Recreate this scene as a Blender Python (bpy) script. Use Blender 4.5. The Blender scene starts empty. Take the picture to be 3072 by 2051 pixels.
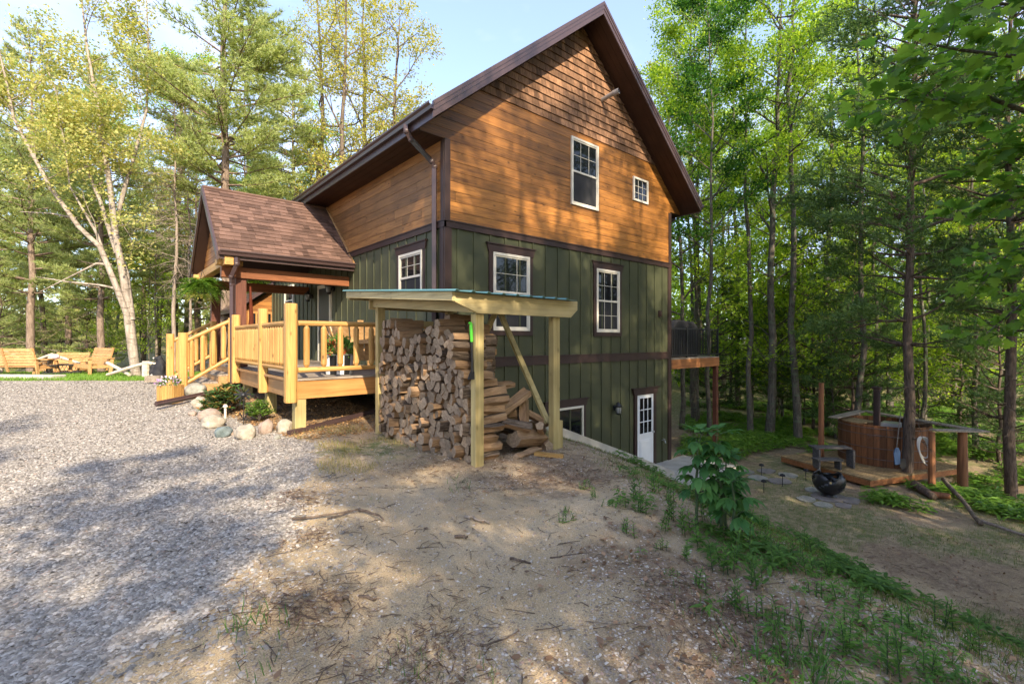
import bpy, bmesh, math, random
import numpy as np
from mathutils import Vector, Matrix, noise as mnoise
R = math.radians
S = bpy.context.scene
COL = S.collection
# ---------------------------------------------------------------- camera
# world: X runs along the gable wall, Y along the eaves wall, origin at the house corner, z = 0 at eye height
CAMX, CAMY = -5.01, -7.75
cd = bpy.data.cameras.new('camera'); cam = bpy.data.objects.new('camera', cd); COL.objects.link(cam)
cam.location = (CAMX, CAMY, 0); cam.rotation_euler = (R(90), 0, R(-40.9))
cd.sensor_width = 36; cd.lens = 16.73; cd.shift_y = -0.0018; cd.clip_start = .05; cd.clip_end = 600
S.camera = cam
# ---------------------------------------------------------------- light
SUN_FROM = Vector((-0.20, -0.81, 0.545)).normalized()      # direction towards the sun
el = math.asin(SUN_FROM.z); az = math.atan2(SUN_FROM.x, SUN_FROM.y)
W = bpy.data.worlds.new('World'); S.world = W; W.use_nodes = True
nt = W.node_tree; nt.nodes.clear()
wo = nt.nodes.new('ShaderNodeOutputWorld'); bg = nt.nodes.new('ShaderNodeBackground')
sky = nt.nodes.new('ShaderNodeTexSky'); sky.sky_type = 'NISHITA'; sky.sun_disc = False
sky.sun_elevation = el; sky.sun_rotation = az; sky.air_density = 1.0; sky.dust_density = .9; sky.ozone_density = 1.5
tc = nt.nodes.new('ShaderNodeTexCoord'); mp = nt.nodes.new('ShaderNodeMapping'); mp.inputs['Scale'].default_value = (1, 1, 2.6)
nz = nt.nodes.new('ShaderNodeTexNoise'); nz.inputs['Scale'].default_value = 2.2; nz.inputs['Detail'].default_value = 7
cr = nt.nodes.new('ShaderNodeValToRGB'); cr.color_ramp.elements[0].position = .42; cr.color_ramp.elements[1].position = .72
cr.color_ramp.elements[0].color = (.18, .18, .18, 1); cr.color_ramp.elements[1].color = (.8, .8, .8, 1)
mx = nt.nodes.new('ShaderNodeMix'); mx.data_type = 'RGBA'; mx.inputs['B'].default_value = (3.1, 3.35, 4.9, 1)
nt.links.new(tc.outputs['Generated'], mp.inputs[0]); nt.links.new(mp.outputs[0], nz.inputs[0]); nt.links.new(nz.outputs[0], cr.inputs[0])
nt.links.new(cr.outputs[0], mx.inputs['Factor']); nt.links.new(sky.outputs[0], mx.inputs['A'])
nt.links.new(mx.outputs['Result'], bg.inputs[0]); bg.inputs[1].default_value = .15
nt.links.new(bg.outputs[0], wo.inputs[0])
sd = bpy.data.lights.new('sun', 'SUN'); sd.energy = 3.5; sd.angle = R(.5); sd.color = (1, .86, .66)
so = bpy.data.objects.new('sun', sd); COL.objects.link(so); so.location = (0, -20, 30)
so.rotation_euler = (-SUN_FROM).to_track_quat('-Z', 'Y').to_euler()
S.view_settings.view_transform = 'Standard'; S.view_settings.look = 'None'; S.view_settings.gamma = 1
S.view_settings.exposure = 1.56
S.render.engine = 'CYCLES'
cy = S.cycles; cy.max_bounces = 6; cy.diffuse_bounces = 3; cy.glossy_bounces = 2; cy.transmission_bounces = 4; cy.transparent_max_bounces = 6
cy.use_denoising = True; cy.use_adaptive_sampling = True; cy.adaptive_threshold = .02; cy.sample_clamp_indirect = 6
cy.caustics_reflective = False; cy.caustics_refractive = False
# ---------------------------------------------------------------- helpers
U = np.array([.756, .6547]); V = np.array([-.6547, .756])
def W2(px, d):                                     # photo column + depth -> ground point
    x = (px - 1536) / 1428 * d
    return (CAMX + .756 * x + .6547 * d, CAMY - .6547 * x + .756 * d)
def W3(px, py, d):
    X, Y = W2(px, d); return Vector((X, Y, -(py - 1020) / 1428 * d))
def sm(a, b, t):
    t = np.clip((t - a) / (b - a), 0, 1); return t * t * (3 - 2 * t)
def vnoise(x, y, s=1.0, seed=0):
    x = np.asarray(x, float) / s + 137.3 + seed * 17.1; y = np.asarray(y, float) / s + 91.7 + seed * 7.7
    xi = np.floor(x).astype(np.int64); yi = np.floor(y).astype(np.int64); fx = x - xi; fy = y - yi
    fx = fx * fx * (3 - 2 * fx); fy = fy * fy * (3 - 2 * fy)
    def h(a, b):
        n = (a * 374761393 + b * 668265263 + seed * 1442695) & 0x7fffffff
        n = ((n ^ (n >> 13)) * 1274126177) & 0x7fffffff
        return ((n ^ (n >> 16)) & 0xffff) / 65535.0
    return (h(xi, yi) * (1 - fx) + h(xi + 1, yi) * fx) * (1 - fy) + (h(xi, yi + 1) * (1 - fx) + h(xi + 1, yi + 1) * fx) * fy
def depth(X, Y): return (X - CAMX) * .6547 + (Y - CAMY) * .756
def side(X, Y): return (X - CAMX) * .756 - (Y - CAMY) * .6547
def gz(X, Y):
    X = np.asarray(X, float); Y = np.asarray(Y, float)
    d = depth(X, Y); sx = side(X, Y)
    top = -1.53 + .38 * sm(7, 11.5, d) * sm(1.0, -1.8, X) - .08 * sm(12, 16, d)
    s = (X - 1.3 - .5 * (np.minimum(Y, -1) + 1)) / 1.118 + .5 * (vnoise(X, Y, 2.1, 70) - .5) * (Y < -1.6)
    t = np.clip((s + .3) / 5.2, 0, 1); f = .50 * t + .50 * t * t * (3 - 2 * t)
    low = -3.75 - .012 * np.clip(X - 9, 0, 40)
    z = top + (low - top) * f
    gap = (Y > -.9)
    zin = np.where(X > 1.25, -3.62 - .02 * np.clip(X - 8, 0, 30), top)
    zf = top + (-3.7 - top) * sm(0, 12, X)
    zin = np.where(Y > 13, zin * (1 - sm(13, 18, Y)) + zf * sm(13, 18, Y), zin)
    z = np.where(gap, zin, z)
    r = np.hypot(X, Y)
    left = sm(-4, -12, sx)
    z = z + (5.5 * left + 3.5 * (1 - left)) * sm(26, 75, d) * (d > 0)
    z = z - .24 * np.exp(-((Y + 1.0) / .9) ** 2) * sm(1.3, 2.3, X) * sm(6.6, 5, X) * (Y <= -.9)
    z = z - .65 * np.exp(-((X - 14.6) ** 2 + (Y + 6.6) ** 2) / 5.0)
    # sunken ground beyond the log rail on the left
    z = z - 1.0 * left * sm(17, 24, d)
    return z
def gzf(X, Y): return float(gz(X, Y))
def gpt(px, py):                                    # where the sight line of a photo pixel meets the ground
    kx = (px - 1536) / 1428; kz = -(py - 1020) / 1428
    d = .8
    while d < 60:
        X, Y = W2(px, d)
        if kz * d <= gzf(X, Y): break
        d += .02
    return (X, Y, gzf(X, Y))
class MB:
    def __init__(s): s.v = []; s.f = []; s.m = []
    def add(s, vs, fs, mi=0):
        b = len(s.v); s.v.extend(tuple(v) for v in vs); s.f.extend(tuple(b + i for i in f) for f in fs); s.m.extend([mi] * len(fs)); return s
    def box(s, x0, x1, y0, y1, z0, z1, mi=0):
        return s.add([(x0, y0, z0), (x1, y0, z0), (x1, y1, z0), (x0, y1, z0), (x0, y0, z1), (x1, y0, z1), (x1, y1, z1), (x0, y1, z1)],
                     [(0, 3, 2, 1), (4, 5, 6, 7), (0, 1, 5, 4), (1, 2, 6, 5), (2, 3, 7, 6), (3, 0, 4, 7)], mi)
    def hexa(s, a, mi=0):                          # eight corners: four below, four above
        return s.add(a, [(0, 3, 2, 1), (4, 5, 6, 7), (0, 1, 5, 4), (1, 2, 6, 5), (2, 3, 7, 6), (3, 0, 4, 7)], mi)
    def beam(s, p, q, w, h, up=(0, 0, 1), mi=0):   # square-cut timber from p to q
        p = Vector(p); q = Vector(q); a = (q - p).normalized(); u = Vector(up)
        n = a.cross(u)
        if n.length < 1e-4: n = a.cross(Vector((0, 1, 0)))
        n.normalize(); t = n.cross(a).normalized()
        c = [p - n * w / 2 - t * h / 2, p + n * w / 2 - t * h / 2, p + n * w / 2 + t * h / 2, p - n * w / 2 + t * h / 2]
        e = [x + (q - p) for x in c]
        return s.add(c + e, [(0, 1, 2, 3), (7, 6, 5, 4), (0, 4, 5, 1), (1, 5, 6, 2), (2, 6, 7, 3), (3, 7, 4, 0)], mi)
    def prism(s, poly, fn, d0, d1, mi=0):          # poly of 2-D points, fn(a, b, d) -> 3-D
        n = len(poly)
        s.add([fn(a, b, d0) for a, b in poly] + [fn(a, b, d1) for a, b in poly],
              [tuple(range(n)), tuple(range(2 * n - 1, n - 1, -1))] + [(i, i + n, (i + 1) % n + n, (i + 1) % n) for i in range(n)], mi)
        return s
    def tube(s, pts, rad, n=8, cap=True, mi=0):
        v, f = tube_np(pts, rad, n, cap); return s.add(v, f, mi)
    def lathe(s, prof, c, n=16, mi=0, cap=True):   # prof: (r, z)
        vs = []; fs = []
        for r, z in prof:
            for i in range(n): a = 2 * math.pi * i / n; vs.append((c[0] + r * math.cos(a), c[1] + r * math.sin(a), c[2] + z))
        for k in range(len(prof) - 1):
            for i in range(n): fs.append((k * n + i, k * n + (i + 1) % n, (k + 1) * n + (i + 1) % n, (k + 1) * n + i))
        if cap: fs.append(tuple(range(n))[::-1]); fs.append(tuple((len(prof) - 1) * n + i for i in range(n)))
        return s.add(vs, fs, mi)
    def ball(s, c, r, n=8, m=6, mi=0):
        rx, ry, rz = (r, r, r) if not hasattr(r, '__len__') else r
        prof = [(math.sin(math.pi * k / m), -math.cos(math.pi * k / m)) for k in range(1, m)]
        vs = [(c[0], c[1], c[2] - rz)] + [(c[0] + rx * pr * math.cos(2 * math.pi * i / n), c[1] + ry * pr * math.sin(2 * math.pi * i / n), c[2] + rz * pz) for pr, pz in prof for i in range(n)] + [(c[0], c[1], c[2] + rz)]
        fs = [(0, 1 + (i + 1) % n, 1 + i) for i in range(n)]
        for k in range(m - 2):
            fs += [(1 + k * n + i, 1 + k * n + (i + 1) % n, 1 + (k + 1) * n + (i + 1) % n, 1 + (k + 1) * n + i) for i in range(n)]
        L = len(vs) - 1; b = 1 + (m - 2) * n
        fs += [(L, b + i, b + (i + 1) % n) for i in range(n)]
        return s.add(vs, fs, mi)
def tube_np(pts, rad, n=8, cap=True):
    P = [Vector(p) for p in pts]; K = len(P)
    if not hasattr(rad, '__len__'): rad = [rad] * K
    vs = []; fs = []; prev = None
    for k in range(K):
        t = (P[min(k + 1, K - 1)] - P[max(k - 1, 0)]).normalized()
        if prev is None:
            ref = Vector((0, 0, 1)) if abs(t.z) < .9 else Vector((1, 0, 0))
            n1 = t.cross(ref).normalized()
        else:
            n1 = (prev - t * prev.dot(t)).normalized()
        prev = n1; n2 = t.cross(n1)
        for i in range(n):
            a = 2 * math.pi * i / n; vs.append(tuple(P[k] + (n1 * math.cos(a) + n2 * math.sin(a)) * rad[k]))
    for k in range(K - 1):
        for i in range(n): fs.append((k * n + i, k * n + (i + 1) % n, (k + 1) * n + (i + 1) % n, (k + 1) * n + i))
    if cap: fs.append(tuple(range(n))[::-1]); fs.append(tuple((K - 1) * n + i for i in range(n)))
    return vs, fs
def clip(poly, a, b, c):                            # keep a*x + b*y <= c
    out = []
    for i in range(len(poly)):
        p, q = poly[i], poly[(i + 1) % len(poly)]; dp = a * p[0] + b * p[1] - c; dq = a * q[0] + b * q[1] - c
        if dp <= 0: out.append(p)
        if dp * dq < 0: t = dp / (dp - dq); out.append((p[0] + t * (q[0] - p[0]), p[1] + t * (q[1] - p[1])))
    return out
def thing(name, label, cat, loc=(0, 0, 0), group=None, kind=None):
    o = bpy.data.objects.new(name, None); COL.objects.link(o); o.location = loc; o.empty_display_size = .2
    o['label'] = label; o['category'] = cat
    if group: o['group'] = group
    if kind: o['kind'] = kind
    return o
def wloc(o):
    l = Vector((0, 0, 0))
    while o: l += o.location; o = o.parent
    return l
def obj(name, mb, mats, parent=None, label=None, bevel=0, smooth=False, loc=None):
    if not isinstance(mats, (list, tuple)): mats = [mats]
    base = wloc(parent) if parent else Vector(loc or (0, 0, 0))
    me = bpy.data.meshes.new(name)
    me.from_pydata([(v[0] - base.x, v[1] - base.y, v[2] - base.z) for v in mb.v], [], mb.f)
    for m in mats: me.materials.append(m)
    if len(mats) > 1: me.polygons.foreach_set('material_index', mb.m)
    if smooth: me.polygons.foreach_set('use_smooth', [True] * len(mb.f))
    me.update()
    o = bpy.data.objects.new(name, me); COL.objects.link(o)
    if parent: o.parent = parent
    else: o.location = base
    if label: o['label'] = label
    if bevel:
        b = o.modifiers.new('bevel', 'BEVEL'); b.width = bevel; b.segments = 2; b.limit_method = 'ANGLE'; b.angle_limit = R(40)
    return o
def solo(name, mb, mats, label, cat, loc=(0, 0, 0), group=None, **k):
    o = obj(name, mb, mats, None, label, loc=loc, **k); o['category'] = cat
    if group: o['group'] = group
    return o
def struct(o): o['kind'] = 'structure'; return o
def npmesh(name, v, f, mats, mi=None, smooth=False):
    v = np.asarray(v, np.float32); f = np.asarray(f, np.int32); k = f.shape[1]
    me = bpy.data.meshes.new(name); me.vertices.add(len(v)); me.vertices.foreach_set('co', v.ravel())
    me.loops.add(f.size); me.loops.foreach_set('vertex_index', f.ravel())
    me.polygons.add(len(f)); me.polygons.foreach_set('loop_start', np.arange(0, f.size, k, dtype=np.int32))
    try: me.polygons.foreach_set('loop_total', np.full(len(f), k, np.int32))
    except Exception: pass
    for m in (mats if isinstance(mats, (list, tuple)) else [mats]): me.materials.append(m)
    if mi is not None: me.polygons.foreach_set('material_index', np.asarray(mi, np.int32))
    if smooth: me.polygons.foreach_set('use_smooth', np.ones(len(f), bool))
    me.update(calc_edges=True); me.validate()
    return me
def meobj(name, me, parent=None, loc=None):
    o = bpy.data.objects.new(name, me); COL.objects.link(o)
    if parent: o.parent = parent
    if loc is not None: o.location = loc
    return o
# ---------------------------------------------------------------- materials
class NT:
    def __init__(s, name):
        s.m = bpy.data.materials.new(name); s.m.use_nodes = True; s.t = s.m.node_tree; s.t.nodes.clear()
        s.out = s.n('OutputMaterial'); s.b = s.n('BsdfPrincipled'); s.l(s.b.outputs[0], s.out.inputs[0])
    def n(s, t, **k):
        x = s.t.nodes.new('ShaderNode' + t)
        for a, b in k.items(): setattr(x, a, b)
        return x
    def l(s, a, b): s.t.links.new(a, b)
    def noise(s, co, sc, det=4, rough=.55, dist=0):
        x = s.n('TexNoise'); x.inputs['Scale'].default_value = sc; x.inputs['Detail'].default_value = det; x.inputs['Roughness'].default_value = rough
        x.inputs['Distortion'].default_value = dist
        if co is not None: s.l(co, x.inputs['Vector'])
        return x.outputs[0]
    def co(s, scale=(1, 1, 1), kind='Object'):
        t = s.n('TexCoord'); m = s.n('Mapping'); m.inputs['Scale'].default_value = scale; s.l(t.outputs[kind], m.inputs[0]); return m.outputs[0]
    def ramp(s, f, stops):
        r = s.n('ValToRGB'); e = r.color_ramp.elements
        while len(e) < len(stops): e.new(.5)
        for i, (p, c) in enumerate(stops): e[i].position = p; e[i].color = (*c, 1) if len(c) == 3 else c
        s.l(f, r.inputs[0]); return r.outputs[0]
    def mix(s, f, a, b, mode='MIX'):
        x = s.n('Mix', data_type='RGBA', blend_type=mode)
        for k, v in (('Factor', f), ('A', a), ('B', b)):
            if hasattr(v, 'links') or hasattr(v, 'is_linked'): s.l(v, x.inputs[k])
            elif k == 'Factor': x.inputs[0].default_value = v
            else: x.inputs[k].default_value = (*v, 1)
        return x.outputs['Result']
    def math(s, op, a, b=0):
        x = s.n('Math', operation=op)
        for i, v in enumerate((a, b)):
            if hasattr(v, 'is_linked'): s.l(v, x.inputs[i])
            else: x.inputs[i].default_value = v
        return x.outputs[0]
    def mrange(s, v, a, b, c, d):
        x = s.n('MapRange'); s.l(v, x.inputs[0])
        for i, q in enumerate((a, b, c, d)): x.inputs[1 + i].default_value = q
        return x.outputs[0]
    def bump(s, h, st=.3, dist=.01):
        x = s.n('Bump'); x.inputs['Strength'].default_value = st; x.inputs['Distance'].default_value = dist; s.l(h, x.inputs['Height']); s.l(x.outputs[0], s.b.inputs['Normal'])
    def island(s): return s.n('NewGeometry').outputs['Random Per Island']
    def hsv(s, c, v, sat=None, hue=None):
        x = s.n('HueSaturation'); s.l(c, x.inputs['Color'])
        if hasattr(v, 'is_linked'): s.l(v, x.inputs['Value'])
        else: x.inputs['Value'].default_value = v
        if hue is not None: s.l(hue, x.inputs['Hue'])
        return x.outputs[0]
    def fin(s, c, rough=.6, spec=.3, metal=0):
        if hasattr(c, 'is_linked'): s.l(c, s.b.inputs['Base Color'])
        else: s.b.inputs['Base Color'].default_value = (*c, 1)
        if hasattr(rough, 'is_linked'): s.l(rough, s.b.inputs['Roughness'])
        else: s.b.inputs['Roughness'].default_value = rough
        s.b.inputs['Specular IOR Level'].default_value = spec; s.b.inputs['Metallic'].default_value = metal
        return s.m
def wood(name, dark, light, axis=0, rough=.6, knots=.5, var=.35, fine=1.0, spec=.25, bump=.35):
    t = NT(name); sc = [26 * fine] * 3; sc[axis] = 1.3 * fine
    co = t.co(tuple(sc)); isl = t.island()
    add = t.n('VectorMath', operation='ADD'); t.l(co, add.inputs[0]); cmb = t.n('CombineXYZ'); m7 = t.math('MULTIPLY', isl, 37.0)
    for i in range(3): t.l(m7, cmb.inputs[i])
    t.l(cmb.outputs[0], add.inputs[1])
    g = t.noise(add.outputs[0], 1.0, 5, .6, 1.2)
    c = t.ramp(g, [(.3, dark), (.62, light)])
    if knots:
        ks = [7] * 3; ks[axis] = 3.2; v = t.n('TexVoronoi'); kc = t.co(tuple(ks)); ka = t.n('VectorMath', operation='ADD'); t.l(kc, ka.inputs[0]); t.l(cmb.outputs[0], ka.inputs[1])
        t.l(ka.outputs[0], v.inputs['Vector']); v.inputs['Scale'].default_value = 1.0
        kf = t.ramp(v.outputs['Distance'], [(.05, (1, 1, 1)), (.16, (0, 0, 0))])
        c = t.mix(t.math('MULTIPLY', kf, knots), c, tuple(x * .35 for x in dark))
    big = t.noise(t.co((.9, .9, .9)), 1.6, 3)
    val = t.math('ADD', t.mrange(isl, 0, 1, 1 - var, 1 + var), t.mrange(big, .3, .7, -.14, .14))
    c = t.hsv(c, val)
    t.bump(g, bump, .004)
    return t.fin(c, rough, spec)
def paint(name, col, rough=.45, var=.12, spec=.35, metal=0, bumpsc=60, bump=.05, isl=0):
    t = NT(name); n = t.noise(t.co(), 3.0, 5)
    rgb = t.n('RGB'); rgb.outputs[0].default_value = (*col, 1)
    v = t.mrange(n, .3, .7, 1 - var, 1 + var)
    if isl: v = t.math('ADD', v, t.mrange(t.island(), 0, 1, -isl, isl))
    c = t.hsv(rgb.outputs[0], v)
    if bump: t.bump(t.noise(t.co(), bumpsc, 3), bump, .003)
    return t.fin(c, rough, spec, metal)
def leafmat(name, cols, trans=.45, var=.35, rough=.55, obj_var=.15):
    t = NT(name); g = t.n('NewGeometry'); isl = g.outputs['Random Per Island']
    c = t.ramp(isl, [(i / (len(cols) - 1), q) for i, q in enumerate(cols)])
    oi = t.n('ObjectInfo'); c = t.hsv(c, t.mrange(oi.outputs['Random'], 0, 1, 1 - obj_var, 1 + obj_var))
    t.fin(c, rough, .25)
    tr = t.n('BsdfTranslucent'); tc_ = t.mix(1.0, c, (1.0, 1.0, .55), 'MULTIPLY'); tc2 = t.hsv(tc_, 1.8); t.l(tc2, tr.inputs[0])
    ms = t.n('MixShader'); ms.inputs[0].default_value = trans; t.l(t.b.outputs[0], ms.inputs[1]); t.l(tr.outputs[0], ms.inputs[2]); t.l(ms.outputs[0], t.out.inputs[0])
    return t.m
def barkmat(name, dark, light, sc=1.0, spec=.15, patch=None):
    t = NT(name); co = t.co((9 * sc, 9 * sc, 2.2 * sc)); g = t.noise(co, 1.6, 7, .65, .8)
    c = t.ramp(g, [(.32, dark), (.66, light)])
    if patch: p = t.noise(t.co((1.2, 1.2, 5)), 2.5, 4); c = t.mix(t.ramp(p, [(.55, (0, 0, 0)), (.62, (1, 1, 1))]), c, patch)
    t.bump(g, .8, .03)
    return t.fin(c, .9, spec)
M = {}
M['cedar'] = wood('cedar_siding_stain', (.125, .048, .011), (.35, .145, .030), 0, .5, .8, .32, spec=.35)
M['cedary'] = wood('cedar_siding_stain_side', (.14, .058, .018), (.28, .132, .04), 1, .5, .8, .30, spec=.35)
M['shake'] = wood('cedar_shake_brown', (.105, .052, .026), (.27, .145, .078), 2, .8, 0, .45, 1.2)
M['green'] = paint('green_painted_siding', (.054, .058, .028), .55, .10, .3, bumpsc=25, bump=.12)
M['green2'] = paint('green_painted_siding_side', (.066, .070, .038), .55, .10, .3, bumpsc=25, bump=.12)
M['brown'] = paint('dark_brown_trim', (.040, .022, .018), .5, .15, .3)
M['brownm'] = paint('brown_aluminium', (.060, .036, .034), .35, .08, .5, bump=0)
M['soffit'] = paint('brown_soffit', (.042, .018, .010), .55, .2, .3)
M['cream'] = paint('cream_vinyl', (.62, .57, .47), .4, .05, .4)
M['white'] = paint('white_paint', (.70, .70, .70), .45, .05, .4)
M['roofsh'] = paint('brown_asphalt_shingle', (.118, .070, .052), .9, .16, .15, bumpsc=220, bump=.5, isl=.38)
M['logx'] = wood('golden_log_x', (.29, .145, .04), (.46, .265, .085), 0, .5, .6, .18, .6)
M['logy'] = wood('golden_log_y', (.29, .145, .04), (.46, .265, .085), 1, .5, .6, .18, .6)
M['logz'] = wood('golden_log_z', (.29, .145, .04), (.46, .265, .085), 2, .5, .8, .20, .6)
M['rimx'] = wood('cedar_rim_x', (.30, .13, .035), (.46, .22, .07), 0, .6, .6, .15, .5)
M['rimy'] = wood('cedar_rim_y', (.27, .14, .055), (.40, .23, .10), 1, .6, .6, .15, .5)
M['greyx'] = wood('weathered_board_x', (.15, .12, .09), (.30, .25, .20), 0, .8, .3, .2)
M['greyy'] = wood('weathered_board_y', (.15, .12, .09), (.30, .25, .20), 1, .8, .3, .2)
M['trx'] = wood('treated_pine_x', (.33, .25, .11), (.50, .40, .20), 0, .65, .5, .12, .5)
M['try'] = wood('treated_pine_y', (.33, .25, .11), (.50, .40, .20), 1, .65, .5, .12, .5)
M['trz'] = wood('treated_pine_z', (.29, .22, .085), (.46, .36, .16), 2, .65, .5, .12, .5)
M['bench'] = wood('honey_bench_wood', (.34, .175, .065), (.50, .30, .13), 0, .55, .3, .15, .7)
M['metalroof'] = paint('teal_metal_sheet', (.12, .27, .27), .3, .06, .5, .3, bump=0)
M['black'] = paint('black_metal', (.012, .012, .013), .4, .1, .5, bump=0)
M['blackm'] = paint('matte_black', (.018, .018, .020), .75, .1, .3)
M['pvc'] = paint('grey_pvc', (.36, .32, .29), .4, .05, .4, bump=0)
M['concrete'] = paint('pale_concrete', (.40, .37, .32), .85, .18, .2, bumpsc=40, bump=.3)
M['steel'] = paint('galvanised_steel', (.42, .42, .42), .35, .1, .5, .7, bump=0)
M['fabric'] = paint('rust_brown_fabric', (.095, .024, .012), .85, .25, .1)
M['lime'] = paint('lime_green_plastic', (.10, .62, .04), .35, .03, .5, bump=0)
M['blue'] = paint('blue_plastic', (.05, .10, .20), .4, .05, .4, bump=0)
M['glassm'] = None
def glassmat(name, col, rough=.03):
    t = NT(name); n = t.noise(t.co((1.3, 1.3, .8)), 2.2, 3); c = t.ramp(n, [(.35, col), (.7, tuple(q * 1.8 + .004 for q in col))])
    t.bump(t.noise(t.co(), 1.2, 1), .04, .02)
    return t.fin(c, rough, .45)
M['glass'] = glassmat('window_glass_dark', (.007, .008, .009))
M['screen'] = paint('insect_screen', (.028, .028, .030), .8, .05, .2)
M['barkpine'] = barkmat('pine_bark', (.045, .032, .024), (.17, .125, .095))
M['barkpinelit'] = barkmat('pine_bark_sunlit', (.10, .07, .05), (.28, .21, .16))  # brighter copy of the pine bark, sunlight put into its colour
M['barkmaple'] = barkmat('maple_bark', (.045, .038, .030), (.17, .145, .115), 1, patch=(.12, .14, .09))
M['barkoak'] = barkmat('oak_bark', (.06, .045, .032), (.20, .155, .115))
M['barkbeech'] = barkmat('pale_smooth_bark', (.19, .155, .12), (.40, .34, .275), .7, patch=(.16, .13, .10))
M['barkdead'] = barkmat('grey_dead_twig', (.16, .12, .09), (.34, .28, .22))
M['lf_maple'] = leafmat('maple_leaf', [(.09, .17, .018), (.19, .30, .03), (.30, .41, .045), (.40, .47, .06)], .55)
M['lf_maple2'] = leafmat('maple_leaf_deep', [(.022, .070, .015), (.04, .12, .018), (.07, .17, .02)])
M['lf_oak'] = leafmat('oak_spring_leaf', [(.20, .22, .045), (.34, .32, .07), (.42, .34, .07), (.25, .30, .06)], .4)
M['lf_beech'] = leafmat('yellow_green_leaf', [(.27, .29, .09), (.38, .37, .12), (.42, .37, .13), (.20, .29, .08)], .4)
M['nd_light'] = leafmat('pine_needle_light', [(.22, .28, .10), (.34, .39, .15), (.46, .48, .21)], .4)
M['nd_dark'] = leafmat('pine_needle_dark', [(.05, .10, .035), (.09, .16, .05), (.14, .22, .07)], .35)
M['lf_big'] = leafmat('maple_leaf_near', [(.07, .16, .03), (.13, .25, .04), (.24, .37, .06)], .6)
M['weed'] = leafmat('weed_leaf', [(.05, .115, .022), (.085, .18, .034), (.14, .26, .05)], .4)
M['weed2'] = leafmat('tall_plant_leaf', [(.03, .095, .025), (.05, .14, .035), (.08, .19, .045)], .35)
M['grass'] = leafmat('grass_blade', [(.05, .10, .02), (.09, .16, .03), (.16, .20, .05), (.24, .20, .09)], .3)
M['litter'] = leafmat('dry_leaf', [(.10, .055, .03), (.20, .12, .07), (.32, .20, .12), (.14, .09, .06)], .1)
M['rhodo'] = leafmat('rhododendron_leaf', [(.02, .055, .015), (.05, .11, .03), (.10, .16, .04), (.30, .12, .03)], .2)
M['shrubl'] = leafmat('bright_shrub_leaf', [(.07, .15, .02), (.13, .24, .03), (.20, .30, .05)], .35)
M['fern'] = leafmat('fern_frond', [(.06, .14, .02), (.12, .23, .03), (.20, .31, .05)], .4)
M['flower'] = leafmat('petunia_petal', [(.55, .45, .62), (.8, .75, .85), (.35, .15, .5), (.75, .5, .7)], .3)
M['redleaf'] = leafmat('coral_flower', [(.5, .10, .04), (.6, .2, .08)], .3)
# ---------------------------------------------------------------- ground
def gravel_edge(d): return np.interp(d, [0, 2.08, 2.75, 3.57, 5, 7.0, 8.4, 9.9, 11, 13.2, 15], [-2.1, -1.85, -1.64, -1.80, -2.12, -3.0, -4.9, -6.6, -7.4, -9.2, -11])
def masks(X, Y):
    d = depth(X, Y); sx = side(X, Y)
    n = vnoise(X, Y, .9, 3) - .5 + .6 * (vnoise(X, Y, .3, 4) - .5)
    g = sm(.18, -.18, sx - gravel_edge(d) + .35 * n) * sm(14.1, 13.7, d + .5 * n)
    s = (X - 1.3 - .5 * (np.minimum(Y, -1) + 1)) / 1.118 + .5 * (vnoise(X, Y, 2.1, 70) - .5)
    yard = sm(-.6, .8, s) * (Y < -.9)
    gr = yard * sm(.40, .66, vnoise(X, Y, 1.4, 8) * .65 + vnoise(X, Y, .35, 9) * .35 + .16 * np.exp(-((s - .3) / 1.0) ** 2)) * .85
    dry = sm(.5, .62, vnoise(X, Y, .6, 12)) * np.exp(-((X + 2.4) / .9) ** 2 - ((Y + 1.2) / .9) ** 2) * 1.6
    far = sm(13.3, 13.8, d - .25 * n) * sm(-3, -6, sx)
    far = np.maximum(far, sm(19, 25, d))
    gr = np.clip(gr + dry + far, 0, 1) * (1 - g)
    lit = np.clip(.75 * sm(.40, .62, vnoise(X, Y, .8, 5) * .6 + vnoise(X, Y, .2, 6) * .4) * sm(-2.6, -.8, s) * (Y < -.9), 0, 1)
    shed = np.exp(-((X + .9) / 1.1) ** 4 - ((Y + 1.9) / 1.7) ** 4)
    bed = ((X > -4.0) & (X < 1) & (Y > .2) & (Y < 5)).astype(float)
    woods = sm(8, 11, X) * sm(-5, -3, Y) + sm(15, 18, d)
    lit = np.clip(lit + shed * .8 + bed + woods + .85 * yard * sm(.30, .5, vnoise(X, Y, 1.1, 77)), 0, 1) * (1 - g) * (1 - .7 * gr)
    return g, gr, lit
def axis_pts(segs):
    out = []
    for a, b, st in segs: out.append(np.arange(a, b, st))
    return np.concatenate(out + [[segs[-1][1]]])
gx = axis_pts([(-160, -40, 6), (-40, -14, 1.0), (-14, -8, .3), (-8, 3, .06), (3, 8, .12), (8, 22, .3), (22, 50, 1.2), (50, 170, 6)])
gy = axis_pts([(-120, -20, 5), (-20, -9, .5), (-9, 0.5, .06), (.5, 8, .15), (8, 24, .4), (24, 60, 1.2), (60, 200, 6)])
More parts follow.
